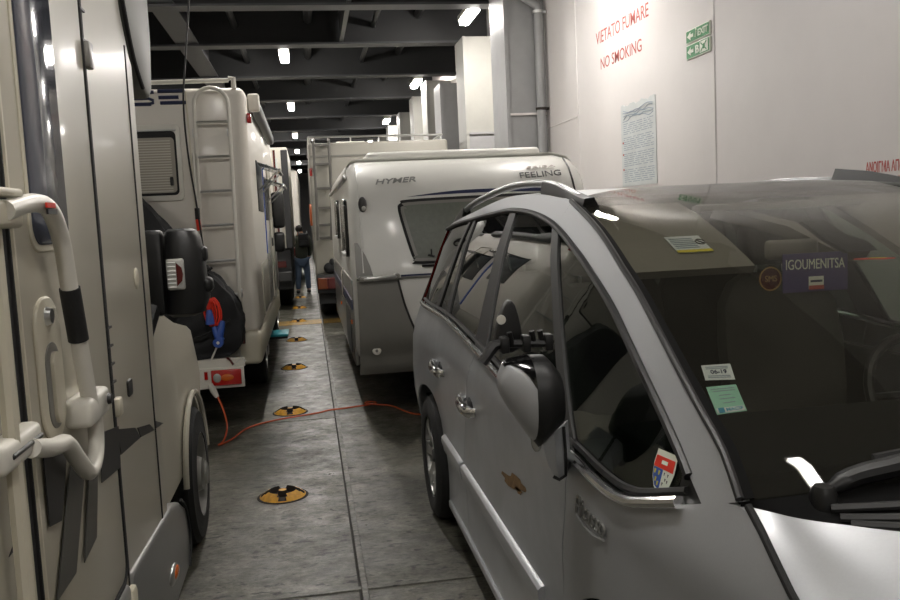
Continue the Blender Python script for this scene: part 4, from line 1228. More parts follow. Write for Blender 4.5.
# navy lettering made of bars
def hbar(mb, x0, x1, z, r=.015):
    mb.tube([(x0, HY-.002, z), (x1, HY-.002, z)], r, 8, flat=1)
b = MB(); hbar(b, -1.115, -.905, 2.705); hbar(b, -1.11, -.955, 2.655); hbar(b, -1.10, -.90, 2.612); b.obj('letter', 'navy', HYM, 'navy letter E made of three bars')
b = MB(); hbar(b, -1.34, -1.145, 2.70); hbar(b, -1.34, -1.17, 2.605)
b.tube([(-1.34, HY-.002, 2.65), (-1.19, HY-.002, 2.65), (-1.155, HY-.002, 2.635), (-1.155, HY-.002, 2.615), (-1.19, HY-.002, 2.605)], .0125, 8); b.obj('letter', 'navy', HYM, 'navy letter S made of bars')
# rear window with pleated blind
w = MB(); w.prism(rrect(-1.95, -.965, 1.83, 2.44, .04), 'y', HY-.022, HY+.01, .008, 2); wf = w.obj('window', 'white', HYM)
w = MB(); w.prism(rrect(-1.90, -1.0, 1.875, 2.385, .035), 'y', HY-.03, HY-.01, .004, 1); w.obj('window_seal', 'rubber', wf)
w = MB(); w.prism(rrect(-1.89, -1.015, 1.895, 2.335, .03), 'y', HY-.034, HY-.028); w.obj('pane', 'blind', wf, 'pane with a closed pleated blind')
w = MB()
for k in range(20): w.box(-1.88, -1.045, HY-.0365, HY-.0335, 1.905+k*.021, 1.914+k*.021)
w.obj('blind_pleats', 'dullwhite', wf)
w = MB(); w.box(-1.9, -.995, HY-.035, HY-.02, 2.385, 2.40, .004, 1); w.obj('hinge_bar', 'steel', wf)
w = MB(); w.box(-1.065, -1.04, HY-.045, HY-.033, 1.95, 2.02, .004, 1); w.obj('catch', 'black', wf)
# ladder
lad = bpy.data.objects.new('ladder', None); COL.objects.link(lad); lad.parent = HYM; lad.location = Vector((-.7, HY-.07, 1.8))-world_of(HYM)
LY = HY-.075
pts = [(-.865, LY, .78), (-.835, LY, 2.5)]+[(-.70+.135*math.cos(a), LY, 2.58+.135*math.sin(a)) for a in [PI-PI*k/10 for k in range(11)]]+[(-.565, LY, 2.5), (-.585, LY, .95), (-.60, LY, .80)]
b = MB(); b.tube(pts, .0155, 10); b.obj('side_rail', 'white', lad)
for z in (2.44, 2.165, 1.89, 1.615, 1.325, 1.045):
    t = (z-.8)/1.7
    b = MB(); b.tube([(-.865+.03*t, LY, z), (-.595+.03*t, LY, z+.003)], .011, 8); b.obj('rung', 'steel', lad)
for z in (2.36, 1.05):
    for x in (-.845, -.575):
        b = MB(); b.box(x-.016, x+.016, LY, HY, z-.035, z+.035, .006, 2); b.obj('standoff', 'steel', lad)
# right hand side: awning, marker, open windows, trims, mirror
b = MB(); b.box(HX, HX+.09, 7.62, 11.0, 2.58, 2.70, .03, 3); aw = b.obj('awning', 'dgrey', HYM)
b = MB(); b.box(HX, HX+.10, 7.56, 7.64, 2.56, 2.71, .02, 3); b.obj('awning_cap', 'white', aw)
b = MB(); b.box(HX, HX+.035, 7.34, 7.39, 2.44, 2.52, .008, 2); b.obj('marker_lamp', 'red', HYM)
for y0, y1, z in ((8.2, 9.0, 2.18), (9.6, 10.6, 2.10)):
    b = MB(); b.box(HX-.01, HX+.012, y0, y1, z-.45, z+.02, .008, 2); fr = b.obj('window', 'dgrey', HYM)
    b = MB(); b.prism([(HX+.02, z), (HX+.21, z-.07), (HX+.21, z-.088), (HX+.02, z-.018)], 'y', y0, y1, .004, 1); b.obj('open_pane', 'acryl', fr)
    for q in (y0+.1, y1-.1):
        b = MB(); b.tube([(HX+.02, q, z-.25), (HX+.19, q, z-.085)], .009, 6); b.obj('stay', 'steel', fr)
    b = MB(); b.box(HX+.19, HX+.225, y0, y1, z-.095, z-.066, .006, 2); b.obj('pane_edge', 'chrome', fr)
b = MB(); b.box(HX-.01, HX+.012, 10.2, 10.8, .75, 2.3, .03, 2); dr = b.obj('side_door', 'dullwhite', HYM)
b = MB(); b.box(HX, HX+.03, 10.3, 10.4, 1.35, 1.45, .01, 2); b.obj('door_handle', 'black', dr)
b = MB(); b.box(HX-.01, HX+.008, 8.0, 9.2, .78, 1.25, .02, 2); b.obj('locker_hatch', 'dullwhite', HYM)
b = MB(); b.prism([(8.3, .78), (11.9, .78), (11.9, 1.75), (10.5, 1.62), (9.2, 1.25)], 'x', HX-.02, HX+.006); b.obj('side_reflection', 'skirt', HYM)  # grey panel painting a dark reflection onto the motorhome side
b = MB(); b.box(HX-.02, HX+.010, 9.3, 9.36, 1.3, 2.2); b.obj('blue_trim', 'blue', HYM)
b = MB(); b.box(HX-.01, HX+.015, 9.5, 9.9, .95, 1.3, .01, 2); b.obj('vent_grille', 'carav_grey', HYM)
b = MB(); b.box(-.44, -.28, 11.35, 11.6, 1.55, 2.02, .05, 3); mm = b.obj('door_mirror', 'black', HYM)
b = MB(); b.box(-.44, -.30, 11.4, 11.6, 1.24, 1.50, .04, 3); b.obj('lower_mirror', 'black', mm)
b = MB(); b.tube([(-.40, 11.6, 1.9), (-.5, 12.1, 1.85)], .02, 6); b.tube([(-.38, 11.55, 1.4), (-.5, 12.15, 1.3)], .02, 6); b.obj('mirror_arm', 'black', mm)
# pull-out step
st = root('entry_step', 'teal topped fold-out step under the side of the cream motorhome', 'step', (-.36, 9.65, .39))
b = MB(); b.box(-.47, -.275, 9.45, 9.9, .385, .41, .006, 2); b.obj('tread', 'teal', st)
b = MB(); b.box(-.5, -.285, 9.46, 9.89, .36, .385, .004, 1); b.obj('frame', 'black', st)

# rear carrier with light board
cr_ = root('rear_carrier', 'white rear carrier frame with light board behind the cream motorhome', 'carrier', (-1.1, 6.95, .5))
b = MB(); b.box(-1.75, -.60, 6.72, 6.76, .545, .60, .006, 1); b.box(-1.75, -.60, 7.12, 7.16, .545, .60, .006, 1)
b.obj('crossbar', 'steel', cr_)
for x in (-1.6, -.8):
    b = MB(); b.box(x-.03, x+.03, 6.74, 7.235, .50, .545, .006, 1); b.obj('arm', 'steel', cr_)
b = MB(); b.box(-1.7, -.535, 6.70, 6.72, .53, .60, .004, 1); b.obj('rail', 'white', cr_)
b = MB(); b.box(-1.72, -.545, 6.68, 6.70, .375, .535, .006, 1); lb = b.obj('light_board', 'white', cr_)
b = MB(); b.box(-.79, -.565, 6.655, 6.68, .40, .52, .008, 2); tl = b.obj('tail_lamp', 'red', lb)
b = MB(); b.ball((-.745, 6.655, .46), .03, .008, .035, 12); b.obj('reverse_lens', 'clear', tl)
b = MB(); b.ball((-.67, 6.655, .46), .05, .008, .026, 12); b.obj('amber_lens', 'amber', tl)
b = MB(); b.box(-.84, -.815, 6.668, 6.68, .45, .51); b.obj('reflector', 'red', lb)
b = MB(); b.tube([(-.60, 6.71, .56), (-.555, 6.71, .60), (-.535, 6.71, .565)], .012, 6); b.obj('hook', 'steel', cr_)
# black cover over the carried bikes: lumpy loft
cv = root('carrier_cover', 'black cloth cover over the load on the rear carrier', 'cover', (-1.1, 6.95, .6))
def cover_pts():
    random.seed(11)
    out = [(-1.9, 2.0), (-1.4, 1.95), (-1.2, 1.77), (-1.06, 1.585), (-.95, 1.42), (-.875, 1.30), (-.80, 1.262), (-.69, 1.155), (-.60, 1.02), (-.555, .88), (-.552, .74), (-.59, .645), (-.66, .602)]
    return out
P = crom([Vector((x, z, 0)) for x, z in cover_pts()], 3)
rows = []
NX = len(P)
for k in range(15):
    t = k/14
    y = 6.74+.42*t
    bulge = math.sin(PI*min(1, max(0, t)))**.5
    row = []
    for j, p in enumerate(P):
        s = .80+.20*bulge
        cx, cz = -1.25, .60
        wr = .012*math.sin(j*1.1+k*.9)*bulge+.01*math.sin(j*.47-k*1.7)
        row.append((cx+(p.x-cx)*(s if k in (0, 14) else 1)+wr, y+.02*math.sin(j*.8), max(.602, cz+(p.y-cz)*(s if k in (0, 14) else 1)+wr)))
    rows.append(row)
front = []
b = MB(); b.grid(rows, None)
bm = b.bm
# front and back faces with folds
for k in (0, 14):
    r0 = [Vector(p) for p in rows[k]]
    fr = []
    for q in range(9):
        t = q/8
        line = []
        for j, p in enumerate(r0):
            c = Vector((-1.25+(p.x+1.25)*.15, p.y, .602))
            w_ = p.lerp(c, t)
            w_.y += (-.045 if k == 0 else .02)*math.sin(PI*min(1, t*1.3))*(.6+.6*math.sin(j*.55+t*3))
            line.append(w_)
        fr.append(line)
    mb = MB(); mb.grid(fr, None); me = bpy.data.meshes.new('t'); mb.bm.to_mesh(me); mb.bm.free(); bm.from_mesh(me); bpy.data.meshes.remove(me)
bmesh.ops.remove_doubles(bm, verts=bm.verts, dist=1e-4); bmesh.ops.recalc_face_normals(bm, faces=bm.faces)
b.obj('cloth', 'fabric', cv, angle=60)
b = MB(); b.ball((-.80, 6.95, 1.28), .03, .03, .035, 10); b.tube([(-.84, 6.95, 1.29), (-.80, 6.93, 1.27), (-.755, 6.95, 1.285)], .011, 6, smooth=3); b.obj('tied_knot', 'black', cv)
b = MB(); b.tube([(-.98, 6.70, .75), (-.80, 6.665, .80), (-.62, 6.70, .90)], .008, 6, smooth=4); b.obj('strap', 'black', cv)
b = MB(); b.tube([(-.665, 6.70, .605), (-.64, 6.675, .585), (-.62, 6.675, .55)], .012, 5, flat=.3); b.obj('red_ribbon', 'dred', cv, 'dark red ribbon end')
# rope from the knot up the ladder to the ceiling
b = MB(); b.tube([(-.80, 6.95, 1.30), (-.845, 7.05, 1.75), (-.895, 7.13, 2.2), (-.905, 7.18, 2.62), (-.86, 7.2, 3.0), (-.80, 7.22, 3.6), (-.77, 7.22, 5.1)], .0075, 6, smooth=5)
tag(b.obj('rope', 'black'), 'thin black rope rising from the covered load past the white ladder', 'rope')
# stick with black and orange handle hung by the ladder
sk = root('hanging_stick', 'white stick with a black and orange handle hung on the ladder', 'stick', (-.865, 7.18, 1.5))
b = MB(); b.tube([(-.862, 7.17, 2.2), (-.862, 7.17, 1.75)], .010, 6); b.obj('shaft', 'white', sk)
b = MB(); b.tube([(-.862, 7.17, 1.76), (-.862, 7.17, 1.67)], .02, 8); b.obj('handle', 'black', sk)
b = MB(); b.tube([(-.862, 7.17, 1.67), (-.855, 7.17, 1.58)], .019, 8); b.obj('tip', 'redcord', sk)
# red cord hank and blue plugs hanging on the cover
rc = root('cord_hank', 'tangled hank of red electric cord hung on the black cover', 'cord', (-.74, 6.68, .95))
for i in range(6):
    random.seed(20+i)
    x0 = -.755+random.uniform(-.03, .03); a = random.uniform(.02, .045)
    b = MB(); b.tube([(x0+a*math.cos(t)+.02*(1-math.sin(t))*.3, 6.675-.006*i, .965+.10*math.sin(t)+random.uniform(-.008, .008)) for t in [2*PI*k/18 for k in range(18)]], .0065, 6, closed=True)
    b.obj('loop', 'redcord', rc)
b = MB(); b.tube([(-.78, 6.66, 1.03), (-.745, 6.65, 1.045), (-.70, 6.66, 1.02)], .009, 6, smooth=3); b.obj('tie', 'redcord', rc)
pg = root('plug_connector', 'blue camping plugs dangling below the red cord hank', 'plug', (-.73, 6.66, .8))
for (x, z, rx, nm) in ((-.765, .93, .0, 'plug_sleeve'), (-.72, .80, .35, 'plug_body'), (-.69, .84, -.3, 'socket_body')):
    b = MB(); dx = math.sin(rx)*.06
    b.tube([(x-dx, 6.645, z+.055), (x, 6.64, z), (x+dx, 6.64, z-.055)], [.018, .03, .034], 12); b.obj(nm, 'blue', pg)
b = MB(); b.lathe([(0, -.01), (.036, -.01), (.04, .0), (.04, .03), (0, .03)], (-.715, 6.62, .735), 'y', 20); b.obj('plug_face', 'blue', pg)
b = MB(); b.lathe([(0, -.016), (.012, -.016), (.012, -.008), (0, -.008)], (-.715, 6.62, .735), 'y', 12); b.obj('plug_pin', 'white', pg)
b = MB(); b.tube([(-.72, 6.65, .72), (-.75, 6.66, .66), (-.78, 6.66, .60)], .007, 6, smooth=3); b.obj('white_lead', 'white', pg)

# ------------------------------------------------------------------ caravan behind the car
CV = root('caravan', 'low white and grey caravan parked behind the silver car', 'caravan', (1.25, 8.5, 0))
prof = [(6.90, .475), (6.71, .53), (6.60, .70), (6.555, 1.0), (6.555, 1.16), (6.60, 1.4), (6.68, 1.68), (6.78, 1.88), (6.92, 2.01), (7.12, 2.075), (7.5, 2.10), (11.6, 2.08), (12.0, 1.9), (12.1, 1.2), (12.0, .53), (11.8, .47), (7.4, .465)]
CX0, CX1 = .335, 2.30
def carav_off(z, y):  # rounded side tops
    return .0 if z < 1.75 else .0
# body loft across x with rounded shoulders
def ring(x, inset):
    cy, cz = 9.3, 1.22
    out = []
    pr = crom([Vector((y, z, 0)) for y, z in prof], 3, True)
    for p in pr:
        out.append((x, p.x-math.copysign(min(inset, abs(p.x-cy)), p.x-cy), p.y-math.copysign(min(inset, abs(p.y-cz)*.9), p.y-cz)))
    return out+[out[0]]
xs = [(CX0, .09), (CX0+.012, .045), (CX0+.04, .015), (CX0+.09, 0), (1.3, 0), (CX1-.22, 0), (CX1-.10, .03), (CX1-.04, .08), (CX1-.01, .15), (CX1, .22)]
b = MB(); b.grid([ring(x, i) for x, i in xs], None); bmesh.ops.remove_doubles(b.bm, verts=b.bm.verts, dist=1e-5)
bmesh.ops.holes_fill(b.bm, edges=[q for q in b.bm.edges if q.is_boundary], sides=0); bmesh.ops.recalc_face_normals(b.bm, faces=b.bm.faces)
b.obj('body', 'gelwhite', CV)
PR = crom([Vector((z, y, 0)) for y, z in [(6.82, .37), (6.74, .45)]+prof[1:10]], 6)
PRz = [(p.x, p.y) for p in PR]
def cy_at(z):
    for a, c in zip(PRz, PRz[1:]):
        if a[0] <= z <= c[0]: return a[1]+(c[1]-a[1])*(z-a[0])/(c[0]-a[0])
    return PRz[0][1] if z < PRz[0][0] else PRz[-1][1]
def face(name, rowsxz, m, par=CV, off=.004, label=None):
    """rowsxz: rows of (x,z) laid on the curved rear wall"""
    b = MB(); b.grid([[(x, cy_at(z)-off, z) for x, z in r] for r in rowsxz], (0, .012, 0)); return b.obj(name, m, par, label)
def fstrip(name, lo, hi, m, k=8, n=16, **kw):
    A, B = resample(lo, n), resample(hi, n)
    return face(name, [[(a[0]*(1-i/k)+c[0]*i/k, a[1]*(1-i/k)+c[1]*i/k) for a, c in zip(A, B)] for i in range(k+1)], m, **kw)
# grey lower panel with a curved right edge, mirrored at the far side
edge = [(.66, 1.135), (.675, 1.05), (.70, .95), (.735, .84), (.79, .70), (.86, .58), (.95, .47), (1.03, .375)]
E_ = resample(edge[::-1], 14)
lo = [(.352+0*z, z) for x, z in E_]
face('grey_panel', [[(.345+(x-.345)*j/8, z) for j in range(9)] for x, z in E_], 'carav_grey', off=.018)
b = MB(); b.tube([(x, cy_at(z)-.018, z) for x, z in E_], .009, 6); b.obj('panel_edge', 'decal', CV)
face('bottom_panel', [[(.9+(1.3)*j/8, z) for j in range(9)] for z in (.375, .42, .46, .5)], 'carav_grey', off=.012)
E2 = [(2.62-x, z) for x, z in E_]
face('grey_panel', [[(x+(2.27-x)*j/8, z) for j in range(9)] for x, z in E2], 'carav_grey', off=.018)
# wedge above the belt at the left corner
face('grey_wedge', [[(.345+(w)*j/4, z) for j in range(5)] for z, w in ((1.165, .13), (1.25, .11), (1.33, .08), (1.43, .025))], 'carav_grey', off=.003)
# belt rail: grip at the left, line across
b = MB(); b.tube([(x, cy_at(1.15)-.012, 1.15) for x in (.345, .7, 1.2, 2.28)], .014, 8, flat=.7); b.obj('belt_rail', 'carav_grey', CV)
b = MB(); b.box(.66, 2.27, cy_at(1.15)-.012, cy_at(1.15)+.02, 1.152, 1.172); b.obj('belt_line', 'navy', CV)
b = MB(); b.tube([(.375, 6.53, 1.158), (.40, 6.49, 1.158), (.64, 6.49, 1.165), (.66, 6.53, 1.165)], .018, 8, smooth=3); gp = b.obj('grip_bar', 'steel', CV, 'grey metal grip bar on the corner')
b = MB(); b.box(.36, .47, 6.475, 6.55, 1.135, 1.18, .012, 2); b.obj('grip_end', 'carav_grey', gp)
b = MB(); b.box(.63, .67, 6.475, 6.55, 1.142, 1.19, .012, 2); b.obj('grip_end', 'carav_grey', gp)
# marker lamp
b = MB(); b.ball((.43, cy_at(1.72)-.01, 1.72), .034, .035, .062, 16); ml = b.obj('marker_lamp', 'decal', CV)
b = MB(); b.ball((.435, cy_at(1.69)-.045, 1.69), .017, .012, .02, 12); b.obj('lamp_lens', 'clear', ml)
b = MB(); b.lathe([(0, -.012), (.03, -.01), (.036, 0), (.036, .02)], (.475, cy_at(.585)-.022, .585), 'y', 20); rb = b.obj('round_cap', 'white', CV)
b = MB(); b.lathe([(0, -.016), (.012, -.014), (.012, .0)], (.475, cy_at(.585)-.022, .585), 'y', 12); b.obj('cap_centre', 'carav_grey', rb)
# window
def wpoly(g):
    return [(.70+g, 1.66-g*.3), (.725+g, 1.72-g), (.78, 1.745-g), (1.3, 1.755-g), (1.88, 1.755-g), (1.93-g, 1.72-g), (1.95-g, 1.65), (1.88-g, 1.33), (1.83-g, 1.265+g), (1.76, 1.25+g), (.86, 1.245+g), (.80+g*.6, 1.275+g), (.765+g, 1.36)]
def wface(name, g, m, off, par, th=.02):
    P = wpoly(g)
    b = bmesh.new()
    Q = crom([Vector((x, z, 0)) for x, z in P], 4, True)
    n = len(Q); c = Vector((1.32, 1.5, 0))
    rings = []
    for k in range(5):
        f = 1-k/5
        rings.append([b.verts.new((c.x+(q.x-c.x)*f, cy_at(c.y+(q.y-c.y)*f)-off, c.y+(q.y-c.y)*f)) for q in Q])
    cvv = b.verts.new((c.x, cy_at(c.y)-off, c.y))
    for A, B in zip(rings, rings[1:]):
        for i in range(n): b.faces.new((A[i], A[(i+1) % n], B[(i+1) % n], B[i]))
    for i in range(n): b.faces.new((rings[-1][i], rings[-1][(i+1) % n], cvv))
    back = [b.verts.new(v.co+Vector((0, th, 0))) for v in rings[0]]
    for i in range(n): b.faces.new((rings[0][i], back[i], back[(i+1) % n], rings[0][(i+1) % n]))
    bmesh.ops.recalc_face_normals(b, faces=b.faces)
    mb = MB(); mb._merge(b); return mb.obj(name, m, par)
wf = wface('window', 0, 'rubber', .012, CV)
wface('window_frame', .022, 'carav_grey', .02, wf)
wface('pane', .045, 'caravan_pane', .024, wf)
for x in (.93, 1.16, 1.6):
    b = MB(); b.tube([(x, cy_at(1.34)-.03, 1.30), (x-.0, cy_at(1.36)-.03, 1.355)], .006, 6); b.tube([(x-.03, cy_at(1.3)-.032, 1.315), (x+.02, cy_at(1.3)-.032, 1.30)], .008, 6); b.obj('catch', 'black', wf)
b = MB(); b.tube([(.85, cy_at(1.24)-.02, 1.232), (1.3, cy_at(1.24)-.02, 1.225), (1.8, cy_at(1.24)-.02, 1.232)], .010, 6); b.obj('window_sill', 'black', wf)
# blue stripe
face('blue_stripe', [[(.77+(1.15)*j/12, 1.765+.012*math.sin(PI*j/12)+dz*(math.sin(PI*min(1, j/6)/2))) for j in range(13)] for dz in (0, .014, .028)], 'navy')
# lettering
def cvtext(s, x0, x1, z0, z1, m, tilt=0, sh=0., bold=.0, d=.004):
    y0, y1 = cy_at(z0)-.006, cy_at(z1)-.006
    text('lettering', s, (x0, y0, z0), (x1-x0, 0, tilt), (0, y1-y0, z1-z0), m, CV, d, shear=sh, bold=bold)
cvtext('HYMER', .545, .865, 1.873, 1.912, 'grey_print', .012, .25, .016)
cvtext('FEELING', 1.71, 2.05, 1.876, 1.922, 'decal', .012, .0, .0)
cvtext('ERIBA', 1.78, 2.02, 1.952, 1.97, 'lightprint', .008, .1)
# roof hatch and corner seams
b = MB(); b.box(.52, 2.03, 7.30, 11.4, 2.07, 2.165, .04, 4); b.obj('pop_up_roof', 'gelwhite', CV)
b = MB(); b.tube([(2.14+.02*math.sin(k), cy_at(z)-.002+.02, z) for k, z in ((0, 2.04), (0, 1.95), (.2, 1.85), (.6, 1.7), (1, 1.5))], .008, 6); b.obj('corner_seam', 'decal', CV)
b = MB(); b.tube([(.40, cy_at(z)-.001, z) for z in (2.02, 1.9, 1.75, 1.45, 1.2)], .006, 6); b.obj('corner_seam', 'gelwhite', CV)
# side windows and trims
for y0, y1, z0, z1 in ((7.2, 8.0, 1.30, 1.78), (9.0, 9.6, 1.42, 1.82)):
    b = MB(); b.prism(rrect(y0, y1, z0, z1, .06), 'x', CX0-.03, CX0+.01, .008, 2); sw = b.obj('side_window', 'gloss', CV)
    b = MB(); b.box(CX0-.05, CX0-.03, y0+.1, y1-.1, z0+.01, z0+.03); b.obj('catch', 'steel', sw)
b = MB(); b.box(CX0-.012, CX0+.02, 7.0, 11.5, .42, 1.12, .008, 2); b.obj('side_grey_panel', 'carav_grey', CV)
b = MB(); b.box(CX0-.03, CX0, 7.0, 11.6, 1.93, 1.97, .006, 2); b.obj('awning_rail', 'steel', CV)
b = MB(); b.prism(rrect(7.35, 8.2, .47, .85, .04), 'x', CX0-.02, CX0, .004, 1); lk = b.obj('service_hatch', 'dgrey', CV)
b = MB(); b.box(CX0-.02, CX0-.008, 7.0, 11.4, .88, .96); b.obj('side_stripe', 'navy', CV)
for y, z in ((7.12, .75), (9.4, .70)):
    b = MB(); b.box(CX0-.025, CX0, y, y+.06, z, z+.035); b.obj('side_marker', 'amber', CV)
b = MB(); b.tube([(CX0-.035, 7.9, .9), (CX0-.05, 7.9, .94), (CX0-.05, 7.9, 1.14), (CX0-.035, 7.9, 1.18)], .010, 6); b.obj('door_grip', 'chrome', CV)
van_wheel(CV, CX0+.10, 9.6, .31, .18, -1)
van_wheel(CV, CX1-.10, 9.6, .31, .18, 1)
b = MB(); b.box(.6, 2.1, 7.2, 11.8, .30, .42); b.obj('chassis', 'rubber', CV)

# ------------------------------------------------------------------ motorhome further ahead on the right
DV = root('motorhome', 'tall off-white motorhome with grey ladder and red tail lamps beyond the caravan', 'motorhome', (1.15, 16, 0))
DY = 13.6
b = MB(); b.box(.09, 2.27, DY, 19.5, .78, 2.82, .04, 3); b.obj('body', 'greywhite', DV)
b = MB(); b.box(.12, 2.24, DY+.05, 19.3, .32, .8); b.obj('chassis', 'truckdark', DV)
b = MB(); b.box(.10, 2.2, DY-.12, DY+.05, .50, .79, .01, 2); bp = b.obj('rear_bumper', 'truckdark', DV)
for x0 in (.10, 1.85):
    b = MB(); b.box(x0, x0+.32, DY-.16, DY-.11, .56, .745, .012, 2); tl = b.obj('tail_lamp', 'dred', bp, 'red and amber tail lamp')
    b = MB(); b.box(x0+.01, x0+.15, DY-.168, DY-.155, .57, .735, .006, 1); b.obj('amber_lens', 'damber', tl)
    b = MB(); b.box(x0+.17, x0+.31, DY-.168, DY-.155, .57, .735, .006, 1); b.obj('red_lens', 'dred', tl)
b = MB(); b.tube([(.10, DY+.1, 2.92), (2.2, DY+.1, 2.90)], .018, 6); b.tube([(.10, DY+.1, 2.92), (.10, 18, 2.92)], .018, 6); b.tube([(2.2, DY+.1, 2.90), (2.2, 18, 2.90)], .018, 6); rr = b.obj('roof_rack', 'steel', DV)
for x in (.12, .75, 1.5, 2.18):
    b = MB(); b.tube([(x, DY+.1, 2.80), (x, DY+.1, 2.91)], .013, 6); b.obj('rack_post', 'steel', rr)
b = MB(); b.box(.55, 1.05, 14.6, 15.3, 2.82, 2.92, .03, 2); b.obj('roof_vent', 'white', DV)
lad = bpy.data.objects.new('ladder', None); COL.objects.link(lad); lad.parent = DV; lad.location = Vector((.28, DY-.08, 2))-world_of(DV)
for x0, x1 in ((.17, .15), (.405, .36)):
    b = MB(); b.tube([(x0, DY+.06, 2.88), (x0, DY-.08, 2.84), (x0, DY-.08, 2.0), (x1, DY-.12, 1.32)], .023, 8); b.obj('side_rail', 'decal2', lad)
for z in (2.78, 2.49, 2.12, 1.82, 1.56, 1.36):
    b = MB(); b.box(.165, .40, DY-.10, DY-.06, z-.02, z+.02, .006, 1); b.obj('rung', 'decal2', lad)
b = MB(); b.box(.085, .13, DY-.02, DY+.05, 2.32, 2.44, .01, 2); b.obj('marker_lamp', 'red', DV)
b = MB(); b.box(.05, .10, 14.2, 14.5, 1.55, 1.9, .01, 2); b.obj('side_lamp', 'amber', DV)
b = MB(); b.box(.11, 2.25, DY-.012, DY+.02, 2.60, 2.63); b.obj('panel_joint', 'carav_grey', DV)
van_wheel(DV, .16, 15.2, .34, .25, -1, 'dgrey'); van_wheel(DV, .16, 18.6, .34, .25, -1, 'dgrey')
van_wheel(DV, 2.2, 15.2, .34, .25, 1, 'dgrey')
bg = root('black_bag', 'small black bag standing on the rear bumper of the off-white motorhome', 'bag', (.3, 13.53, .79))
b = MB(); b.ball((.31, 13.53, .885), .10, .055, .09, 14); b.ball((.35, 13.53, .965), .05, .05, .07, 12); b.obj('bag_body', 'fabric', bg)

# ------------------------------------------------------------------ further vehicles in the left lane
EV = root('box_truck', 'white box body with red edges and dark underside, beyond the cream motorhome', 'truck', (-1.5, 18, 0))
b = MB(); b.box(-2.75, -.28, 16.2, 19.3, 1.15, 3.0, .03, 2); b.obj('box_body', 'dullwhite', EV)
b = MB(); b.box(-2.7, -.32, 16.3, 19.2, .38, 1.15, .02, 1); b.obj('chassis', 'truckdark', EV)
for x in (-.75, -.52):
    b = MB(); b.box(x-.02, x+.02, 16.17, 16.2, 1.2, 2.95); b.obj('edge_stripe', 'dred', EV)
b = MB(); b.box(-.40, -.28, 16.17, 16.21, 1.15, 2.95, .01, 1); b.obj('door_edge', 'truckdark', EV)
b = MB(); b.box(-.5, -.46, 16.16, 16.2, 1.3, 2.8); b.obj('door_bar', 'steel', EV)
b = MB(); b.box(-2.6, -.34, 16.1, 16.22, .55, .72, .01, 1); bp = b.obj('rear_bumper', 'dgrey', EV)
b = MB(); b.box(-.68, -.42, 16.07, 16.1, .80, .92, .01, 1); b.obj('tail_lamp', 'dred', EV)
van_wheel(EV, -.36, 17.4, .42, .28, 1, 'dgrey'); van_wheel(EV, -.36, 18.6, .42, .28, 1, 'dgrey')
FV = root('motorhome', 'pale motorhome far along the left lane, a sliver beside the person', 'motorhome', (-1.4, 27, 0))
b = MB(); b.box(-2.6, -.17, 23.2, 29.0, .5, 3.0, .08, 3); b.obj('body', 'gel', FV)
b = MB(); b.box(-2.6, -.16, 23.15, 29.0, .42, .6, .04, 2); b.obj('bumper', 'truckdark', FV)
b = MB(); b.box(-1.2, -.5, 23.16, 23.2, 1.6, 2.3, .02, 2); b.obj('rear_window', 'gloss', FV)
b = MB(); b.box(-.40, -.22, 23.1, 23.16, .75, .95, .01, 1); b.obj('tail_lamp', 'dred', FV)
van_wheel(FV, -.22, 24.6, .34, .22, 1)
GV = root('truck', 'dark truck at the far end of the right lane', 'truck', (1.4, 27, 0))
b = MB(); b.box(.22, 2.4, 23.5, 30, 1.0, 3.2, .04, 2); b.obj('cargo_box', 'truckdark', GV)
b = MB(); b.box(.3, 2.3, 23.6, 29.8, .4, 1.0); b.obj('chassis', 'rubber', GV)
van_wheel(GV, .3, 25, .45, .3, -1, 'dgrey')

# ------------------------------------------------------------------ person
PX, PY = -.17, 20.0
pe = root('person', 'person in a dark jacket and blue jeans with a black backpack standing in the lane', 'person', (PX, PY, 0))
def skinned(name, verts, edges, rad, m, par, sub=1, rootv=0):
    me = bpy.data.meshes.new(name); me.from_pydata([Vector(v) for v in verts], edges, [])
    o = bpy.data.objects.new(name, me); COL.objects.link(o)
    md = o.modifiers.new('s', 'SKIN')
    for i, r in enumerate(rad):
        sv = me.skin_vertices[0].data[i]; sv.radius = (r, r) if not isinstance(r, tuple) else r; sv.use_root = (i == rootv)
    md.branch_smoothing = .6
    s = o.modifiers.new('d', 'SUBSURF'); s.levels = sub; s.render_levels = sub
    dg = bpy.context.evaluated_depsgraph_get(); dg.update()
    nm = bpy.data.meshes.new_from_object(o.evaluated_get(dg)); bpy.data.objects.remove(o)
    mb = MB(); mb.bm.from_mesh(nm); bpy.data.meshes.remove(nm)
    bmesh.ops.recalc_face_normals(mb.bm, faces=mb.bm.faces)
    return mb.obj(name, m, par, angle=180)
def pp(x, y, z): return (PX+x, PY+y, z)
V = [pp(0, 0, .80), pp(0, -.01, .98), pp(0, .02, 1.16), pp(.01, .06, 1.29), pp(0, .08, 1.36), pp(-.02, .12, 1.45), pp(-.02, .13, 1.52),
     pp(-.08, 0, .74), pp(-.10, -.03, .42), pp(-.12, 0, .08), pp(-.13, -.10, .04),
     pp(.08, 0, .74), pp(.11, .0, .42), pp(.12, .04, .08), pp(.14, -.06, .04),
     pp(-.17, .05, 1.26), pp(-.22, .02, 1.02), pp(-.20, .16, .82), pp(-.18, .20, .74),
     pp(.17, .05, 1.26), pp(.21, .04, 1.02), pp(.17, .16, .84), pp(.15, .2, .76)]
Ed = [(0, 1), (1, 2), (2, 3), (3, 4), (4, 5), (5, 6), (0, 7), (7, 8), (8, 9), (9, 10), (0, 11), (11, 12), (12, 13), (13, 14), (3, 15), (15, 16), (16, 17), (17, 18), (3, 19), (19, 20), (20, 21), (21, 22)]
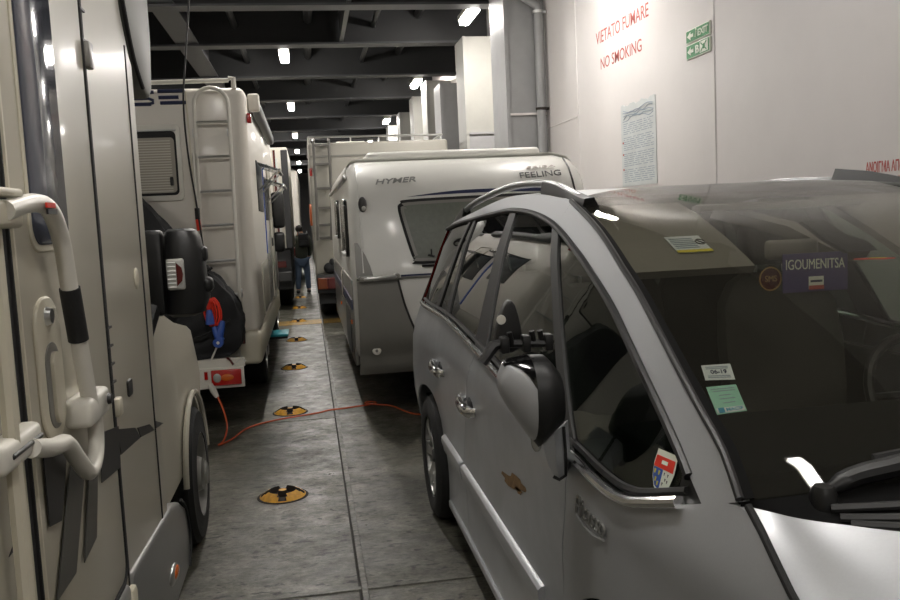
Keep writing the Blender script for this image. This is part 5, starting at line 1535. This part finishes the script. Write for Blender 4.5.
Rd = [.135, .13, .15, .13, .05, .085, .06, .085, .058, .04, .032, .085, .058, .04, .032, .06, .045, .036, .035, .06, .045, .036, .035]
skinned('body', V, Ed, Rd, 'skin', pe, 2)
skinned('jeans', [V[0], V[7], V[8], V[9], V[11], V[12], V[13]], [(0, 1), (1, 2), (2, 3), (0, 4), (4, 5), (5, 6)], [.15, .10, .076, .06, .10, .076, .06], 'jeans', pe, 2)
skinned('jacket', [pp(0, 0, .74), V[1], V[2], V[3], pp(0, .07, 1.34), V[15], V[16], V[17], V[19], V[20], V[21]], [(0, 1), (1, 2), (2, 3), (3, 4), (3, 5), (5, 6), (6, 7), (3, 8), (8, 9), (9, 10)], [.16, .155, .172, .15, .08, .085, .066, .05, .085, .066, .05], 'jacket', pe, 2)
for sx, i in ((-1, 9), (1, 13)):
    b = MB(); v = V[i]; b.ball((v[0], v[1]-.04, .045), .05, .13, .045, 14); b.obj('shoe', 'black', pe)
b = MB(); b.ball((V[5][0], V[5][1]-.02, 1.475), .088, .10, .085, 16); b.obj('hair', 'hair', pe)
bk = root('backpack', 'black backpack carried on the back of the standing person', 'backpack', pp(.06, -.17, 1.15))
b = MB(); b.box(PX-.05, PX+.19, PY-.31, PY-.16, 1.06, 1.38, .05, 3); b.obj('pack', 'fabric', bk)
b = MB(); b.box(PX-.02, PX+.16, PY-.35, PY-.30, 1.09, 1.22, .025, 3); b.obj('pocket', 'fabric', bk)
for x in (-.03, .15):
    b = MB(); b.tube([(PX+x, PY-.14, 1.36), (PX+x, PY, 1.41), (PX+x, PY+.12, 1.37), (PX+x, PY+.2, 1.2), (PX+x, PY+.1, 1.05), (PX+x, PY-.14, 1.09)], .016, 6, smooth=3); b.obj('strap', 'fabric', bk)

# ------------------------------------------------------------------ orange cord across the lane
oc = root('extension_cord', 'orange extension cord snaking over the deck from the motorhome to the car', 'cord', (0, 7, 0))
pts = [(-.75, 6.62, .33), (-.71, 6.60, .22), (-.69, 6.58, .10), (-.71, 6.5, .02), (-.74, 6.38, .011), (-.66, 6.52, .011), (-.56, 6.85, .011), (-.35, 7.05, .011), (-.02, 7.18, .012), (.08, 7.25, .013), (.20, 7.28, .012), (.37, 7.33, .012), (.46, 7.36, .012), (.50, 7.42, .012), (.45, 7.47, .012), (.40, 7.41, .014), (.5, 7.31, .016), (.62, 7.22, .012), (.74, 6.9, .012), (.86, 6.8, .012), (1.1, 6.75, .012)]
b = MB(); b.tube(pts, .007, 6, smooth=6); b.obj('cable', 'orange', oc)
b = MB(); b.tube([(-.80, 6.64, .42), (-.775, 6.63, .37), (-.75, 6.62, .32)], [.02, .026, .016], 10); b.obj('plug', 'white', oc, 'white plug at the left end')

# ------------------------------------------------------------------ world and view
w = bpy.data.worlds.new('world'); SC.world = w; w.use_nodes = True
w.node_tree.nodes['Background'].inputs['Color'].default_value = (.02, .02, .02, 1)
SC.view_settings.view_transform = 'Standard'
SC.view_settings.look = 'None'
SC.view_settings.gamma = 1
SC.view_settings.exposure = 0.32
